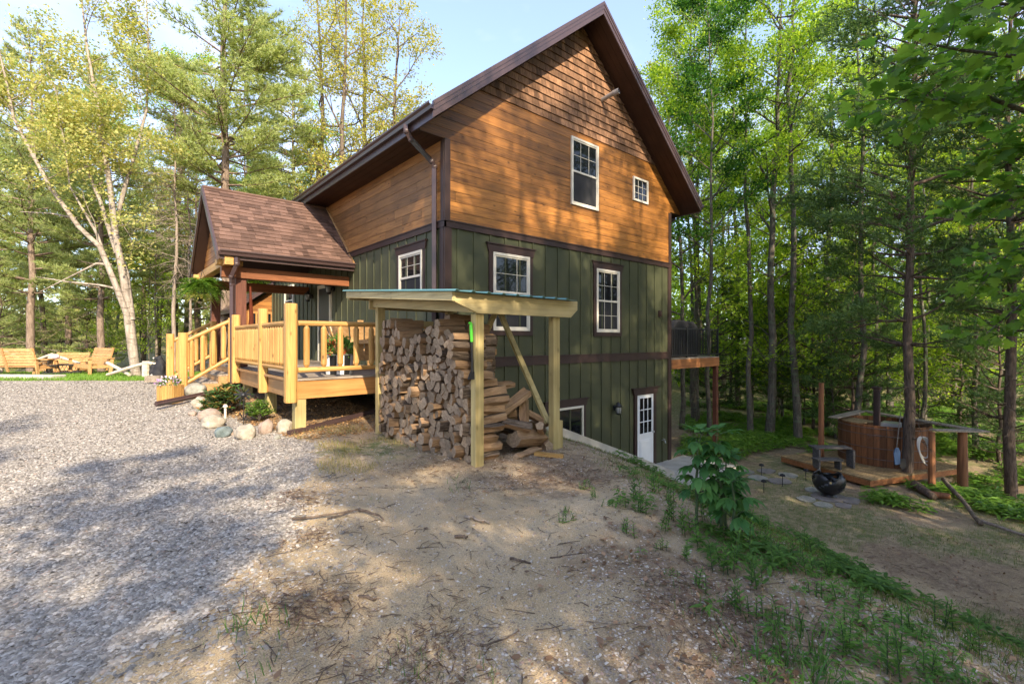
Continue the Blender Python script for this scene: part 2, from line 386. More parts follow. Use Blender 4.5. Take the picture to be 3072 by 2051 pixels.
# make the step of the walk-out crisp
gx = np.unique(np.concatenate([gx, [1.24, 1.26]])); gy = np.unique(np.concatenate([gy, [-.905, -.895]]))
GX, GY = np.meshgrid(gx, gy); GZ = gz(GX, GY)
g_, gr_, li_ = masks(GX, GY)
dd = np.hypot(GX - CAMX, GY - CAMY)
near = sm(16, 6, dd)
GZ = GZ + near * (.07 * (vnoise(GX, GY, 1.1, 1) - .5) + .03 * (vnoise(GX, GY, .33, 2) - .5) + .012 * (vnoise(GX, GY, .13, 2) - .5))
GZ += .9 * sm(24, 60, dd) * (vnoise(GX, GY, 14, 7) - .5)
nx_, ny_ = len(gx), len(gy)
vv = np.stack([GX, GY, GZ], -1).reshape(-1, 3)
idx = np.arange(nx_ * ny_).reshape(ny_, nx_)
ff = np.stack([idx[:-1, :-1], idx[:-1, 1:], idx[1:, 1:], idx[1:, :-1]], -1).reshape(-1, 4)
def ground_mat():
    t = NT('ground_sand_gravel_litter'); a = t.n('Attribute', attribute_name='mask'); sep = t.n('SeparateColor'); t.l(a.outputs['Color'], sep.inputs[0])
    co = t.co()
    # gravel: flat grey limestone chips
    v = t.n('TexVoronoi'); v.inputs['Scale'].default_value = 34; ma = t.n('Mapping'); t.l(co, ma.inputs[0]); t.l(ma.outputs[0], v.inputs['Vector'])
    sc_ = t.n('SeparateColor'); t.l(v.outputs['Color'], sc_.inputs[0])
    gc = t.ramp(sc_.outputs[0], [(0, (.20, .176, .15)), (.45, (.29, .26, .225)), (.8, (.37, .335, .295)), (1, (.34, .275, .22))])
    gc = t.mix(t.mrange(v.outputs['Distance'], .3, .75, 0, .6), gc, (.15, .135, .12))
    gc = t.hsv(gc, t.mrange(t.noise(co, .8, 5), .3, .7, .85, 1.2))
    # sandy soil with pebbles
    sc = t.ramp(t.noise(co, 1.3, 8, .65), [(.3, (.29, .21, .12)), (.5, (.37, .28, .168)), (.7, (.44, .34, .215))])
    fine = t.noise(co, 130, 3)
    sc = t.hsv(sc, t.mrange(fine, .3, .7, .60, 1.35))
    v2 = t.n('TexVoronoi'); v2.inputs['Scale'].default_value = 60; t.l(co, v2.inputs['Vector'])
    s2 = t.n('SeparateColor'); t.l(v2.outputs['Color'], s2.inputs[0])
    peb = t.math('MULTIPLY', t.mrange(v2.outputs['Distance'], .25, .38, 1, 0), t.mrange(s2.outputs[1], .55, .7, 0, 1))
    pc = t.ramp(s2.outputs[0], [(0, (.20, .15, .115)), (.5, (.33, .28, .23)), (1, (.50, .45, .38))])
    sc = t.mix(peb, sc, pc)
    # leaf and bark litter
    lc = t.ramp(t.noise(co, 26, 6, .7, 1.5), [(.32, (.085, .058, .040)), (.5, (.18, .125, .085)), (.68, (.31, .23, .16))])
    # thin grass and moss
    grc = t.ramp(t.noise(co, 40, 5, .7), [(.3, (.035, .07, .014)), (.55, (.07, .13, .028)), (.75, (.13, .17, .05))])
    br = t.noise(co, 7, 6, .7)
    ml = t.math('MULTIPLY', sep.outputs[2], t.mrange(br, .35, .6, .35, 1)); mg = t.math('MULTIPLY', sep.outputs[1], t.mrange(br, .38, .62, .05, .85))
    mr = t.mrange(t.math('ADD', sep.outputs[0], t.math('MULTIPLY', t.math('SUBTRACT', br, .5), .9)), .38, .62, 0, 1)
    c = t.mix(ml, sc, lc); c = t.mix(mg, c, grc); c = t.mix(mr, c, gc)
    h = t.math('ADD', t.math('MULTIPLY', v.outputs['Distance'], t.math('MULTIPLY', mr, -1.0)), t.math('ADD', t.math('MULTIPLY', fine, .35), t.math('MULTIPLY', peb, .4)))
    h = t.math('ADD', h, t.math('MULTIPLY', br, .8))
    t.bump(h, .9, .012)
    return t.fin(c, .95, .12)
M['ground'] = ground_mat()
gme = npmesh('ground', vv, ff, M['ground'], smooth=True)
ca = gme.color_attributes.new('mask', 'FLOAT_COLOR', 'POINT')
ca.data.foreach_set('color', np.stack([g_, gr_, li_, np.ones_like(g_)], -1).astype(np.float32).ravel())
struct(meobj('ground', gme))
# ---------------------------------------------------------------- the house
WD, HL = 8.0, 12.1                       # gable width, length of the eaves wall
RZ, SL = 7.96, .83                       # ridge height, roof slope
def ztop(x): return RZ - SL * abs(x - 4)
FL = -.62
house = thing('cabin_house', 'tall gabled cabin with golden cedar upper storey and green board and batten below', 'house', (0, 0, FL - .6))
# wall core, a little behind the cladding
core = MB()
roofund = .26
for y0, y1 in ((.03, HL),):
    core.prism([(0.03, -3.9), (WD - .03, -3.9), (WD - .03, 3.86), (4, ztop(4) - roofund - .03), (.03, 3.86)], lambda a, b, d: (a, d, b), y0, y1)
obj('wall', core, M['brown'], house)
def plane_gable(a, b, d): return (a, -d, b)     # a = X, b = z, d = distance proud of the wall
def plane_side(a, b, d): return (-d, a, b)
zu = lambda x: ztop(x) - roofund
def clip_gable(p):
    p = clip(p, -SL, 1, RZ - roofund - 4 * SL) if p else p        # z <= RZ-roofund-SL*(4-x)
    p = clip(p, SL, 1, RZ - roofund + 4 * SL) if p else p
    return p
rnd = random.Random(5)
cs = MB(); z = 2.30; bh = .195
while z < 5.06:
    z1 = min(z + bh, 5.07); x = -.56
    a, b = (-.55, WD + .55) if z >= 3.80 else (.0, WD)
    cuts = [a] + sorted(rnd.uniform(a, b) for _ in range(1)) + [b]
    for i in range(len(cuts) - 1):
        lo, hi = cuts[i] + .0015, cuts[i + 1] - .0015
        p = clip_gable([(lo, z + .004), (hi, z + .004), (hi, z1 - .003), (lo, z1 - .003)])
        if len(p) > 2: cs.prism(p, plane_gable, -.02, .022 + rnd.uniform(-.001, .001))
    z += bh
obj('cedar_siding', cs, M['cedar'], house)
ss = MB(); z = 2.30
while z < 3.86:
    z1 = min(z + bh, 3.88); c = rnd.uniform(1, HL - 1); c2 = c * .5
    for lo, hi in ((.0, c2), (c2, c), (c, HL)):
        ss.prism([(lo + .002, z + .004), (hi - .002, z + .004), (hi - .002, z1 - .003), (lo + .002, z1 - .003)], plane_side, -.02, .022)
    z += bh
obj('cedar_siding', ss, M['cedary'], house)
sh = MB(); z = 5.07; row = 0
while z < 7.7:
    x = 0 + rnd.uniform(-.2, 0)
    while x < WD:
        w = rnd.uniform(.09, .19); e = rnd.uniform(-.004, .004)
        p = [(x + .002, z + e), (x + w - .002, z + e), (x + w - .002, z + .21), (x + .002, z + .21)]
        p = clip_gable(p)
        if len(p) > 2:
            n = len(p)
            pf = lambda a, b, d, z=z: (a, -(.012 + (.034 + e) * max(0, 1 - (b - z) / .21)) if d > .5 else .01, b)
            sh.prism(p, pf, 0, 1)
        x += w
    z += .178; row += 1
obj('shake_siding', sh, M['shake'], house)
# green board and batten, gable
ga = MB(); ga.prism([(0, -3.75), (WD, -3.75), (WD, 2.2), (0, 2.2)], plane_gable, -.02, .012)
for z0, z1 in ((-.36, 2.17), (-3.7, -.56)):
    x = .26
    while x < WD - .1:
        ga.box(x, x + .045, -.034, -.011, z0, z1); x += .405
obj('green_siding', ga, M['green'], house)
gb = MB(); gb.prism([(0, -1.7), (HL, -1.7), (HL, 2.2), (0, 2.2)], plane_side, -.02, .012)
y = .25
while y < HL - .1:
    gb.box(-.034, -.011, y, y + .045, -1.6, 2.17); y += .405
obj('green_siding', gb, M['green2'], house)
# belts
bt = MB(); bt.box(-.05, WD + .05, -.05, -.0, 2.17, 2.30); bt.box(-.065, WD + .065, -.066, .0, 2.285, 2.312)
obj('belt_trim', bt, M['brown'], house)
bt = MB(); bt.box(.14, WD - .0, -.046, -.0, -.555, -.36); bt.box(.14, WD, -.06, .0, -.37, -.345); obj('belt_trim', bt, M['brown'], house)
bt = MB(); bt.box(-.049, 0, -.05, HL, 2.17, 2.30); bt.box(-.064, 0, -.06, HL, 2.287, 2.31); obj('belt_trim', bt, M['brown'], house)
# corner boards
for nm, x0, x1, y0, y1, z0, z1 in (('corner_trim', -.032, .13, -.042, -.0, -1.75, 2.17), ('corner_trim', -.042, -.0, -.0, .13, -1.75, 2.17),
                                   ('corner_trim', -.030, .10, -.040, -.0, 2.312, 3.87), ('corner_trim', -.040, -.0, -.0, .10, 2.312, 3.87),
                                   ('corner_trim', WD - .13, WD + .04, -.042, .0, -3.6, 2.17), ('corner_trim', WD - .10, WD + .04, -.04, .0, 2.312, 3.82)):
    b = MB(); b.box(x0, x1, y0, y1, z0, z1); obj(nm, b, M['brown'], house, bevel=.004)
# roof slabs, rake fascia in steps, soffits
EO = .65; OH = .66; EY = 12.6
rf = MB()
for sgn in (-1, 1):
    e = 4 + sgn * (4 + EO)
    pr = [(4, RZ), (e, ztop(e)), (e, ztop(e) - .20), (4, RZ - .20)]
    if sgn > 0: pr = pr[::-1]
    rf.prism(pr, lambda a, b, d: (a, d, b), -OH + .03, EY)
obj('roof', rf, M['roofsh'], house)
fs = MB()
for sgn in (-1, 1):
    for k, (t0, t1, pr) in enumerate(((.03, -.045, .030), (-.045, -.13, .018), (-.13, -.25, .006))):
        e = 4 + sgn * (4 + EO + .02)
        q = [(4, RZ + t0 + .012), (e, ztop(e) + t0 + .012), (e, ztop(e) + t1), (4, RZ + t1)]
        if sgn > 0: q = q[::-1]
        fs.prism(q, lambda a, b, d: (a, d, b), -OH - pr, -OH + .03)
obj('rake_fascia', fs, M['brownm'], house)
sf = MB()
for sgn in (-1, 1):
    e = 4 + sgn * (4 + EO)
    n = 7
    q = [(4, RZ - .205), (e, ztop(e) - .205), (e, ztop(e) - .25), (4, RZ - .25)]
    if sgn > 0: q = q[::-1]
    for k in range(4):
        sf.prism(q, lambda a, b, d: (a, d, b), -OH + .034 + k * .16, -OH + .034 + k * .16 + .154)
for k in range(4): sf.box(-EO + .01 + k * .16, -EO + .01 + k * .16 + .153, -.02, EY, 3.86, 3.885)
for k in range(4): sf.box(WD + .01 + k * .16, WD + .01 + k * .16 + .153, -.02, EY, 3.86, 3.885)
obj('soffit', sf, M['soffit'], house)
ef = MB(); ef.box(-EO - .005, -EO + .02, -OH + .035, EY, 3.84, 4.10); obj('eave_fascia', ef, M['brownm'], house); ef = MB(); ef.box(WD + EO - .02, WD + EO + .005, -OH + .035, EY, 3.84, 4.10); obj('eave_fascia', ef, M['brownm'], house)
def gutter(name, par, x, y0, y1, z, sgn=-1, ax='y'):
    prof = [(0, 0), (0, -.115), (.07, -.115), (.085, -.06), (.12, -.03), (.12, 0), (.112, 0), (.105, -.03), (.078, -.055), (.062, -.107), (.008, -.107), (.008, 0)]
    g = MB()
    fn = (lambda a, b, d: (x + sgn * a, d, z + b)) if ax == 'y' else (lambda a, b, d: (d, x + sgn * a, z + b))
    g.prism(prof, fn, y0, y1); return obj(name, g, M['brownm'], par)
gutter('gutter', house, -EO - .006, -OH - .03, EY, 4.085)
gutter('gutter', house, WD + EO + .006, -OH - .03, EY, 4.085, 1)
def downspout(name, par, pts, w=.095, h=.055, lab=None):
    g = MB()
    P = [Vector(p) for p in pts]
    for i in range(len(P) - 1):
        g.tube([P[i], P[i + 1]], [w / 2 * 1.15] * 2, 4)
        for k in (-.30, .30):
            a = (P[i + 1] - P[i]).normalized(); n = a.cross(Vector((0, 0, 1)) if abs(a.z) < .9 else Vector((0, 1, 0))).normalized(); t = n.cross(a)
            o = n * w * k + t * w * .42; g.tube([P[i] + o, P[i + 1] + o], .008, 4)
        if i: g.ball(P[i], w * .62, 8, 6)
    return obj(name, g, M['brownm'], par, lab)
downspout('downspout', house, [(-.72, .19, 3.98), (-.72, .19, 3.86), (-.62, .2, 3.74), (-.16, .23, 3.45), (-.09, .235, 3.36), (-.09, .235, -.50)])
downspout('downspout', house, [(8.72, .3, 3.98), (8.72, .3, 3.8), (8.2, .3, 3.5), (8.12, .3, 3.4), (8.12, .3, -3.5)])
# windows ---------------------------------------------------------------
def window(par, plane, a0, a1, z0, z1, rows=2, cols=2, trim=True, frame='cream', hung=True, glasslow='screen', lab=None, lower_muntin=False, plain=False):
    w = obj('window', (lambda b: (b.prism([(a0 + .02, z0 + .02), (a1 - .02, z0 + .02), (a1 - .02, z1 - .02), (a0 + .02, z1 - .02)], plane, .014, .026), b)[1])(MB()), M['glass'], par, lab)
    f = MB(); t = .055; o = .062
    def bar(x0, x1, y0, y1, d0, d1, mb=f): mb.prism([(x0, y0), (x1, y0), (x1, y1), (x0, y1)], plane, d0, d1)
    bar(a0, a0 + t, z0, z1, .0, o); bar(a1 - t, a1, z0, z1, .0, o); bar(a0 + t, a1 - t, z0, z0 + t, .0, o - .002); bar(a0 + t, a1 - t, z1 - t, z1, .0, o - .002)
    obj('frame', f, M[frame], w, bevel=.003)
    ia0, ia1, iz0, iz1 = a0 + t, a1 - t, z0 + t, z1 - t; mid = (iz0 + iz1) / 2
    g = MB()
    if hung:
        bar(ia0, ia1, mid - .025, mid + .02, .0, .05, g); bar(ia0, ia0 + .025, iz0, iz1, 0, .046, g); bar(ia1 - .025, ia1, iz0, iz1, 0, .046, g); bar(ia0 + .025, ia1 - .025, iz1 - .03, iz1, 0, .044, g); bar(ia0 + .025, ia1 - .025, iz0, iz0 + .03, 0, .044, g)
    if not plain:
        lo = mid + .02 if hung else iz0
        for i in range(1, cols): x = ia0 + (ia1 - ia0) * i / cols; bar(x - .0055, x + .0055, lo, iz1, .027, .034, g)
        for i in range(1, rows): zz = lo + (iz1 - lo) * i / rows; bar(ia0, ia1, zz - .0055, zz + .0055, .027, .036, g)
        if lower_muntin:
            for i in range(1, cols): x = ia0 + (ia1 - ia0) * i / cols; bar(x - .0055, x + .0055, iz0, mid - .025, .027, .034, g)
            zz = (iz0 + mid) / 2; bar(ia0, ia1, zz - .0055, zz + .0055, .027, .036, g)
    if g.v: obj('muntins', g, M[frame], w)
    if hung and glasslow:
        s = MB(); bar(ia0 + .025, ia1 - .025, iz0 + .03, mid - .025, .028, .031, s); obj('screen', s, M['screen'], w)
    if trim:
        r = MB(); tw = .10; d = .045
        bar(a0 - tw, a0, z0 - tw, z1, 0, d, r); bar(a1, a1 + tw, z0 - tw, z1, 0, d, r); bar(a0, a1, z0 - tw, z0, 0, d + .002, r)
        r.prism([(a0 - tw - .015, z1), (a1 + tw + .015, z1), (a1 + tw + .06, z1 + .16), (a0 - tw - .06, z1 + .16)], plane, 0, d + .012)
        r.prism([(a0 - tw - .075, z1 + .16), (a1 + tw + .075, z1 + .16), (a1 + tw + .08, z1 + .185), (a0 - tw - .08, z1 + .185)], plane, 0, d + .035)
        obj('window_trim', r, M['brown'], w)
    return w
window(house, plane_gable, 3.55, 4.57, 3.27, 4.91, 2, 3, trim=False)
window(house, plane_gable, 6.08, 6.79, 3.85, 4.51, 3, 3, trim=False, hung=False)
window(house, plane_gable, 1.15, 2.18, .20, 1.83, 2, 3)
window(house, plane_gable, 4.50, 5.45, .20, 1.82, 2, 3, lower_muntin=True)
window(house, plane_gable, 2.80, 3.99, -2.95, -1.60, 1, 2, hung=False, plain=True)
window(house, plane_side, .78, 1.78, .82, 1.85, 2, 3)
window(house, plane_side, 9.35, 10.35, .85, 1.9, 2, 2, trim=False, plain=True)
# dark patio door and its trim on the porch
dr = obj('entry_door', (lambda b: (b.box(-.05, -.0, 5.95, 6.80, FL, 1.52), b)[1])(MB()), M['black'], house)
b = MB(); b.box(-.062, 0, 5.85, 5.95, FL, 1.62); b.box(-.062, 0, 6.80, 6.90, FL, 1.62); b.box(-.064, 0, 5.95, 6.80, 1.52, 1.62); obj('door_frame', b, M['cream'], dr)
b = MB(); b.box(-.08, -.05, 6.7, 6.74, .3, .5); obj('handle', b, M['steel'], dr)
# basement door
bd = obj('basement_door', (lambda b: (b.prism([(6.25, -3.6), (7.06, -3.6), (7.06, -1.53), (6.25, -1.53)], plane_gable, .0, .045), b)[1])(MB()), M['white'], house, 'white half glazed basement door')
b = MB(); b.prism([(6.35, -2.62), (6.96, -2.62), (6.96, -1.63), (6.35, -1.63)], plane_gable, .046, .052); obj('glass', b, M['glass'], bd)
b = MB()
for i in range(4):
    x = 6.35 + .61 * i / 3; b.prism([(x - .012, -2.64), (x + .012, -2.64), (x + .012, -1.61), (x - .012, -1.61)], plane_gable, .046, .062)
    zz = -2.63 + 1.01 * i / 3; b.prism([(6.335, zz - .012), (6.975, zz - .012), (6.975, zz + .012), (6.335, zz + .012)], plane_gable, .046, .060)
obj('muntins', b, M['white'], bd)
b = MB(); b.prism([(6.36, -3.48), (6.95, -3.48), (6.95, -2.80), (6.36, -2.80)], plane_gable, .045, .055); b.prism([(6.41, -3.43), (6.90, -3.43), (6.90, -2.85), (6.41, -2.85)], plane_gable, .054, .064); obj('door_panel', b, M['white'], bd)
b = MB(); b.ball((7.0, -.09, -2.62), .03); b.tube([(7.0, -.04, -2.62), (7.0, -.09, -2.62)], .012, 6); obj('handle', b, M['steel'], bd)
b = MB(); b.prism([(6.13, -3.6), (6.25, -3.6), (6.25, -1.53), (6.13, -1.53)], plane_gable, 0, .06); b.prism([(7.06, -3.6), (7.19, -3.6), (7.19, -1.53), (7.06, -1.53)], plane_gable, 0, .06)
b.prism([(6.11, -1.53), (7.21, -1.53), (7.28, -1.36), (6.04, -1.36)], plane_gable, 0, .075); b.prism([(6.02, -1.36), (7.30, -1.36), (7.31, -1.335), (6.01, -1.335)], plane_gable, 0, .11)
obj('door_trim', b, M['brown'], bd)
def lantern(par, c, out, lab=None):
    # c on the wall, out = unit vector away from it
    o = Vector(out); c = Vector(c); b = MB()
    b.ball(c + o * .02, (.05, .05, .08), 8, 6); q = c + o * .14
    b.tube([c + o * .02, c + o * .08 + Vector((0, 0, .13)), q + Vector((0, 0, .17)), q + Vector((0, 0, .12))], .010, 6)
    b.lathe([(.012, .15), (.06, .10), (.115, .06), (.105, .045)], q, 10); b.lathe([(.03, -.17), (.075, -.14), (.08, -.12), (.03, -.12)], q, 10)
    for k in range(6):
        a = k * math.pi / 3; e = Vector((math.cos(a), math.sin(a), 0)) ; b.tube([q + e * .085 + Vector((0, 0, .05)), q + e * .07 + Vector((0, 0, -.13))], .005, 4)
    l = obj('wall_lantern', b, M['black'], par, lab)
    g = MB(); g.lathe([(.055, -.12), (.072, -.04), (.066, .05)], q, 10); obj('lantern_glass', g, M['glasslamp'], l); return l
t = NT('frosted_lantern_glass'); M['glasslamp'] = t.fin((.30, .31, .30), .15, .6)
lantern(house, (5.24, -.03, -1.78), (0, -1, 0)); lantern(house, (-.03, 7.45, 1.35), (-1, 0, 0)); lantern(house, (-.03, 5.68, 1.45), (-1, 0, 0))
b = MB(); b.tube([(4.73, 0, 6.15), (4.73, -.42, 6.19), (4.745, -.50, 6.20)], .055, 14); b.tube([(4.735, -.40, 6.185), (4.76, -.53, 6.205)], [.068, .068], 14, mi=0); b.tube([(4.76, -.525, 6.205), (4.762, -.535, 6.206)], [.052, .052], 14, mi=1)
obj('vent_pipe', b, [M['pvc'], M['blackm']], house)
b = MB(); b.box(7.36, 7.48, -.06, -.012, .68, .86); b.box(7.385, 7.455, -.075, -.06, .71, .83); obj('outlet_box', b, M['brown'], house)
b = MB(); b.tube([(7.55, -.02, -2.95), (7.55, -.12, -2.95), (7.55, -.14, -3.02)], .017, 6); b.lathe([(.035, 0), (.035, .012)], (7.55, -.09, -2.915), 8); obj('faucet', b, M['steel'], house)
b = MB(); b.box(8.0, 8.05, -.03, .06, -3.6, -.60); obj('corner_post', b, M['concrete'], house)
# far wing with small brown windows, gable facing the camera
b = MB(); b.prism([(-.92, -1.6), (.1, -1.6), (.1, 2.0), (-.92, 1.25)], lambda a, z, d: (a, d, z), 12.1, 14.0); wg = obj('side_wing', b, M['brown'], house)
b = MB(); z = -1.4
while z < 1.95:
    p = clip([(-.94, z + .003), (-.0, z + .003), (-.0, z + .147), (-.94, z + .147)], -.75, 1, 1.93)
    if len(p) > 2: b.prism(p, lambda a, zz, d: (a, d, zz), 12.06, 12.1)
    z += .15
obj('cedar_siding', b, M['cedar'], wg)
b = MB(); b.prism([(-1.45, .98), (.0, 2.07), (.0, 2.22), (-1.45, 1.13)], lambda a, z, d: (a, d, z), 11.7, 14.2); obj('roof', b, M['brownm'], wg)
for k in range(3):
    x = -.80 + k * .26; b = MB(); b.box(x, x + .2, 12.03, 12.06, -.2, 1.0); w_ = obj('window', b, M['glass'], wg)
b = MB(); b.box(-.86, 0, 12.02, 12.06, 1.0, 1.08)
for k in range(4): b.box(-.86 + k * .262, -.80 + k * .262, 12.015, 12.06, -.3, 1.0)
obj('window_frame', b, M['rimx'], wg)
# porch -----------------------------------------------------------------
PY, PZ, PH, PX, PS = 6.22, 3.80, 1.99, -3.05, .93
M['beamr'] = wood('red_brown_beam', (.13, .045, .018), (.24, .09, .035), 0, .5, .3, .1, .5)
porch = obj('porch_roof', (lambda b: [b.prism([(PY, PZ - .02), (PY + s * PH, PZ - .02 - PH * PS), (PY + s * PH, PZ - .14 - PH * PS), (PY, PZ - .16)][::s], lambda a, z, d: (d, a, z), PX, -.03) for s in (-1, 1)] and b)(MB()), M['brown'], house)
b = MB()
nrow = 17; L = PH * math.sqrt(1 + PS * PS) + .03; ex = L / nrow; rnd = random.Random(9)
ca_, sa_ = 1 / math.sqrt(1 + PS * PS), PS / math.sqrt(1 + PS * PS)
for sgn in (-1, 1):
    for k in range(nrow):
        x = PX - .02 + rnd.uniform(-.3, 0)
        while x < -.04:
            w = rnd.choice((.14, .17, .22, .3)); x0 = max(x, PX - .02); x1 = min(x + w, -.035)
            if x1 > x0 + .01:
                u0 = L - k * ex; u1 = u0 - ex * 1.25; u1 = max(u1, 0); th = rnd.choice((.012, .017))
                def P(xx, u, n): return (xx, PY + sgn * (u * ca_ + n * sa_), PZ - u * sa_ + n * ca_)
                c = [P(x0, u0, -.004), P(x1 - .003, u0, -.004), P(x1 - .003, u1, -.004), P(x0, u1, -.004), P(x0, u0, th + .006), P(x1 - .003, u0, th + .006), P(x1 - .003, u1, .002), P(x0, u1, .002)]
                if sgn < 0: c = [c[i] for i in (3, 2, 1, 0, 7, 6, 5, 4)]
                b.hexa(c)
            x += w
obj('shingles', b, M['roofsh'], porch)
b = MB(); b.tube([(PX - .02, PY, PZ + .005), (-.05, PY, PZ + .005)], .05, 6); obj('ridge_cap', b, M['roofsh'], porch)
b = MB()
for s in (-1, 1):
    b.prism([(PY, PZ + .03), (PY + s * (PH + .04), PZ + .03 - (PH + .04) * PS), (PY + s * (PH + .04), PZ - .17 - (PH + .04) * PS), (PY, PZ - .17)][::s], lambda a, z, d: (d, a, z), PX - .06, PX - .018)
obj('rake_fascia', b, M['brownm'], porch)
gutter('gutter', porch, PY - PH - .02, PX, -.05, PZ - PH * PS + .02, -1, 'x')
b = MB(); b.box(PX, -.04, PY - PH - .018, PY - PH + .012, PZ - PH * PS - .17, PZ - PH * PS + .0); obj('eave_fascia', b, M['brownm'], porch)
b = MB()
for s in (-1, 1):
    for x in (-2.55,): pass
b.box(-2.95, -.04, 4.55, 4.72, 1.42, 1.66); obj('beam', b, M['beamr'], porch)
b = MB(); b.box(-2.95, -.04, 7.72, 7.89, 1.42, 1.66); obj('beam', b, M['beamr'], porch)
b = MB(); b.box(-2.95, -2.78, 4.2, 8.2, 1.66, 1.84); b.box(-3.06, -2.55, 4.42, 4.66, 1.68, 1.80); b.box(-3.06, -2.6, 7.8, 8.0, 1.68, 1.80); obj('tie_beam', b, M['logy'], porch, 'golden tie beam across the porch gable')
b = MB(); z = 1.85
while z < 3.5:
    h = (PZ - .2 - z) / PS
    if h > .05: b.box(-2.80, -2.76, PY - h, PY + h, z, z + .14)
    z += .15
obj('gable_siding', b, M['cedary'], porch)
for y in (4.72, 7.85):
    b = MB(); b.box(-2.66, -2.44, y - .11, y + .11, FL, 1.42); b.box(-2.68, -2.42, y - .13, y + .13, FL, FL + .2); obj('porch_post', b, M['brown2'] if 'brown2' in M else M.setdefault('brown2', wood('red_brown_stained_post', (.075, .026, .016), (.15, .058, .036), 2, .5, .3, .1)), porch, bevel=.006)
# chunky curved downspout elbow on the front post
downspout('downspout', porch, [(-2.72, 4.16, 1.82), (-2.72, 4.16, 1.68), (-2.78, 4.40, 1.42), (-2.75, 4.50, 1.25), (-2.74, 4.52, -1.02), (-2.85, 4.45, -1.10), (-4.2, 3.55, -1.22)])
b = MB(); b.prism([(PY - PH, PZ - PH * PS + .01), (PY, PZ + .01), (PY, PZ + .075), (PY - PH, PZ - PH * PS + .075)], lambda a, z, d: (d, a, z), -.055, -.02); obj('flashing', b, M['rimy'], porch)
# ---------------------------------------------------------------- front deck with log railing
deck = thing('front_deck', 'weathered plank deck on golden log posts wrapping the front door of the cabin', 'deck', (-1.3, 3, FL))
DX, DY0, DY1 = -2.65, .30, 8.4
b = MB(); y = DY0 - .02; rnd = random.Random(2)
while y < DY1:
    b.box(DX - .03, -.05, y, y + .134, FL - .035, FL); y += .14
obj('deck_boards', b, M['greyx'], deck)
b = MB(); b.box(DX, -.05, DY0, DY0 + .045, FL - .33, FL - .037); obj('rim_joist', b, M['rimx'], deck, 'bright cedar rim joist on the short side')
b = MB(); b.box(DX - .002, DX + .043, DY0 - .002, DY1, FL - .33, FL - .039); b.box(DX - .075, DX - .002, DY0 + .1, 4.6, FL - .04, FL + .0); obj('rim_joist', b, M['rimy'], deck)
b = MB()
for yy in (2, 4.2, 6.3): b.box(-.9, -.85, DY0 + .05, DY1, FL - .3, FL - .04)
obj('joist', b, M['rimy'], deck)
LP = {}
def logpost(x, y, z0, z1, r=.095, nm='log_post', par=deck):
    b = MB(); n = 12; rr = []
    pts = [(x, y, z0), (x, y, z0 + .03), (x, y, (z0 + z1) / 2), (x, y, z1 - .02), (x, y, z1)]
    b.tube(pts, [r * .95, r * 1.02, r, r * .98, r * .93], n)
    # flatten two faces like a sawn log
    v = []
    for p in b.v:
        v.append((max(min(p[0], x + r * .82), x - r * .82), max(min(p[1], y + r * .82), y - r * .82), p[2]))
    b.v = v
    return obj(nm, b, M['logz'], par, bevel=.004)
logpost(-2.72, .26, -.99, .58, .108); logpost(-2.72, 1.95, -.97, .58); logpost(-2.72, 4.28, -.95, .56); logpost(-2.74, 4.62, -.95, .50, .085)
logpost(-2.72, 7.10, -.95, .50, .1)
for x, y in ((-2.55, .40), (-2.55, 2.1), (-2.5, 4.2), (-1.0, .42)):
    b = MB(); b.box(x - .085, x + .085, y - .085, y + .085, gzf(x, y) - .15, FL - .33); obj('foot_post', b, M['trz'], deck, bevel=.006)
def railrun(p, q, z0b, z0t, z1b=None, z1t=None, n=8, par=deck, skip=(), mk='logy'):
    p = Vector((*p, 0)); q = Vector((*q, 0)); z1b = z0b if z1b is None else z1b; z1t = z0t if z1t is None else z1t
    b = MB()
    for a, c, w in ((z0t, z1t, .045), (z0b, z1b, .042)):
        P0 = p + Vector((0, 0, a)); P1 = q + Vector((0, 0, c)); b.tube([P0, P0.lerp(P1, .5) + Vector((0, 0, .004)), P1], [w, w * .93, w], 8)
    obj('rail', b, M[mk], par)
    for i in range(n):
        t = (i + .5) / n; c = p.lerp(q, t); zb = z0b + (z1b - z0b) * t + .03; zt = z0t + (z1t - z0t) * t - .03
        b = MB(); rr = .049
        b.tube([(c.x, c.y, zb), (c.x, c.y, zb + .055), (c.x, c.y, (zb + zt) / 2), (c.x, c.y, zt - .055), (c.x, c.y, zt)], [.022, rr * rnd.uniform(.95, 1.1), rr, rr * rnd.uniform(.92, 1.05), .022], 8)
        obj('baluster', b, M['logz'], par)
rnd = random.Random(3)
railrun((-2.62, .24), (-.14, .24), FL + .14, .27, n=9, mk='logx')
railrun((-2.72, .34), (-2.72, 1.87), FL + .16, .27, n=10)
railrun((-2.72, 2.04), (-2.72, 4.20), FL + .16, .27, n=13)
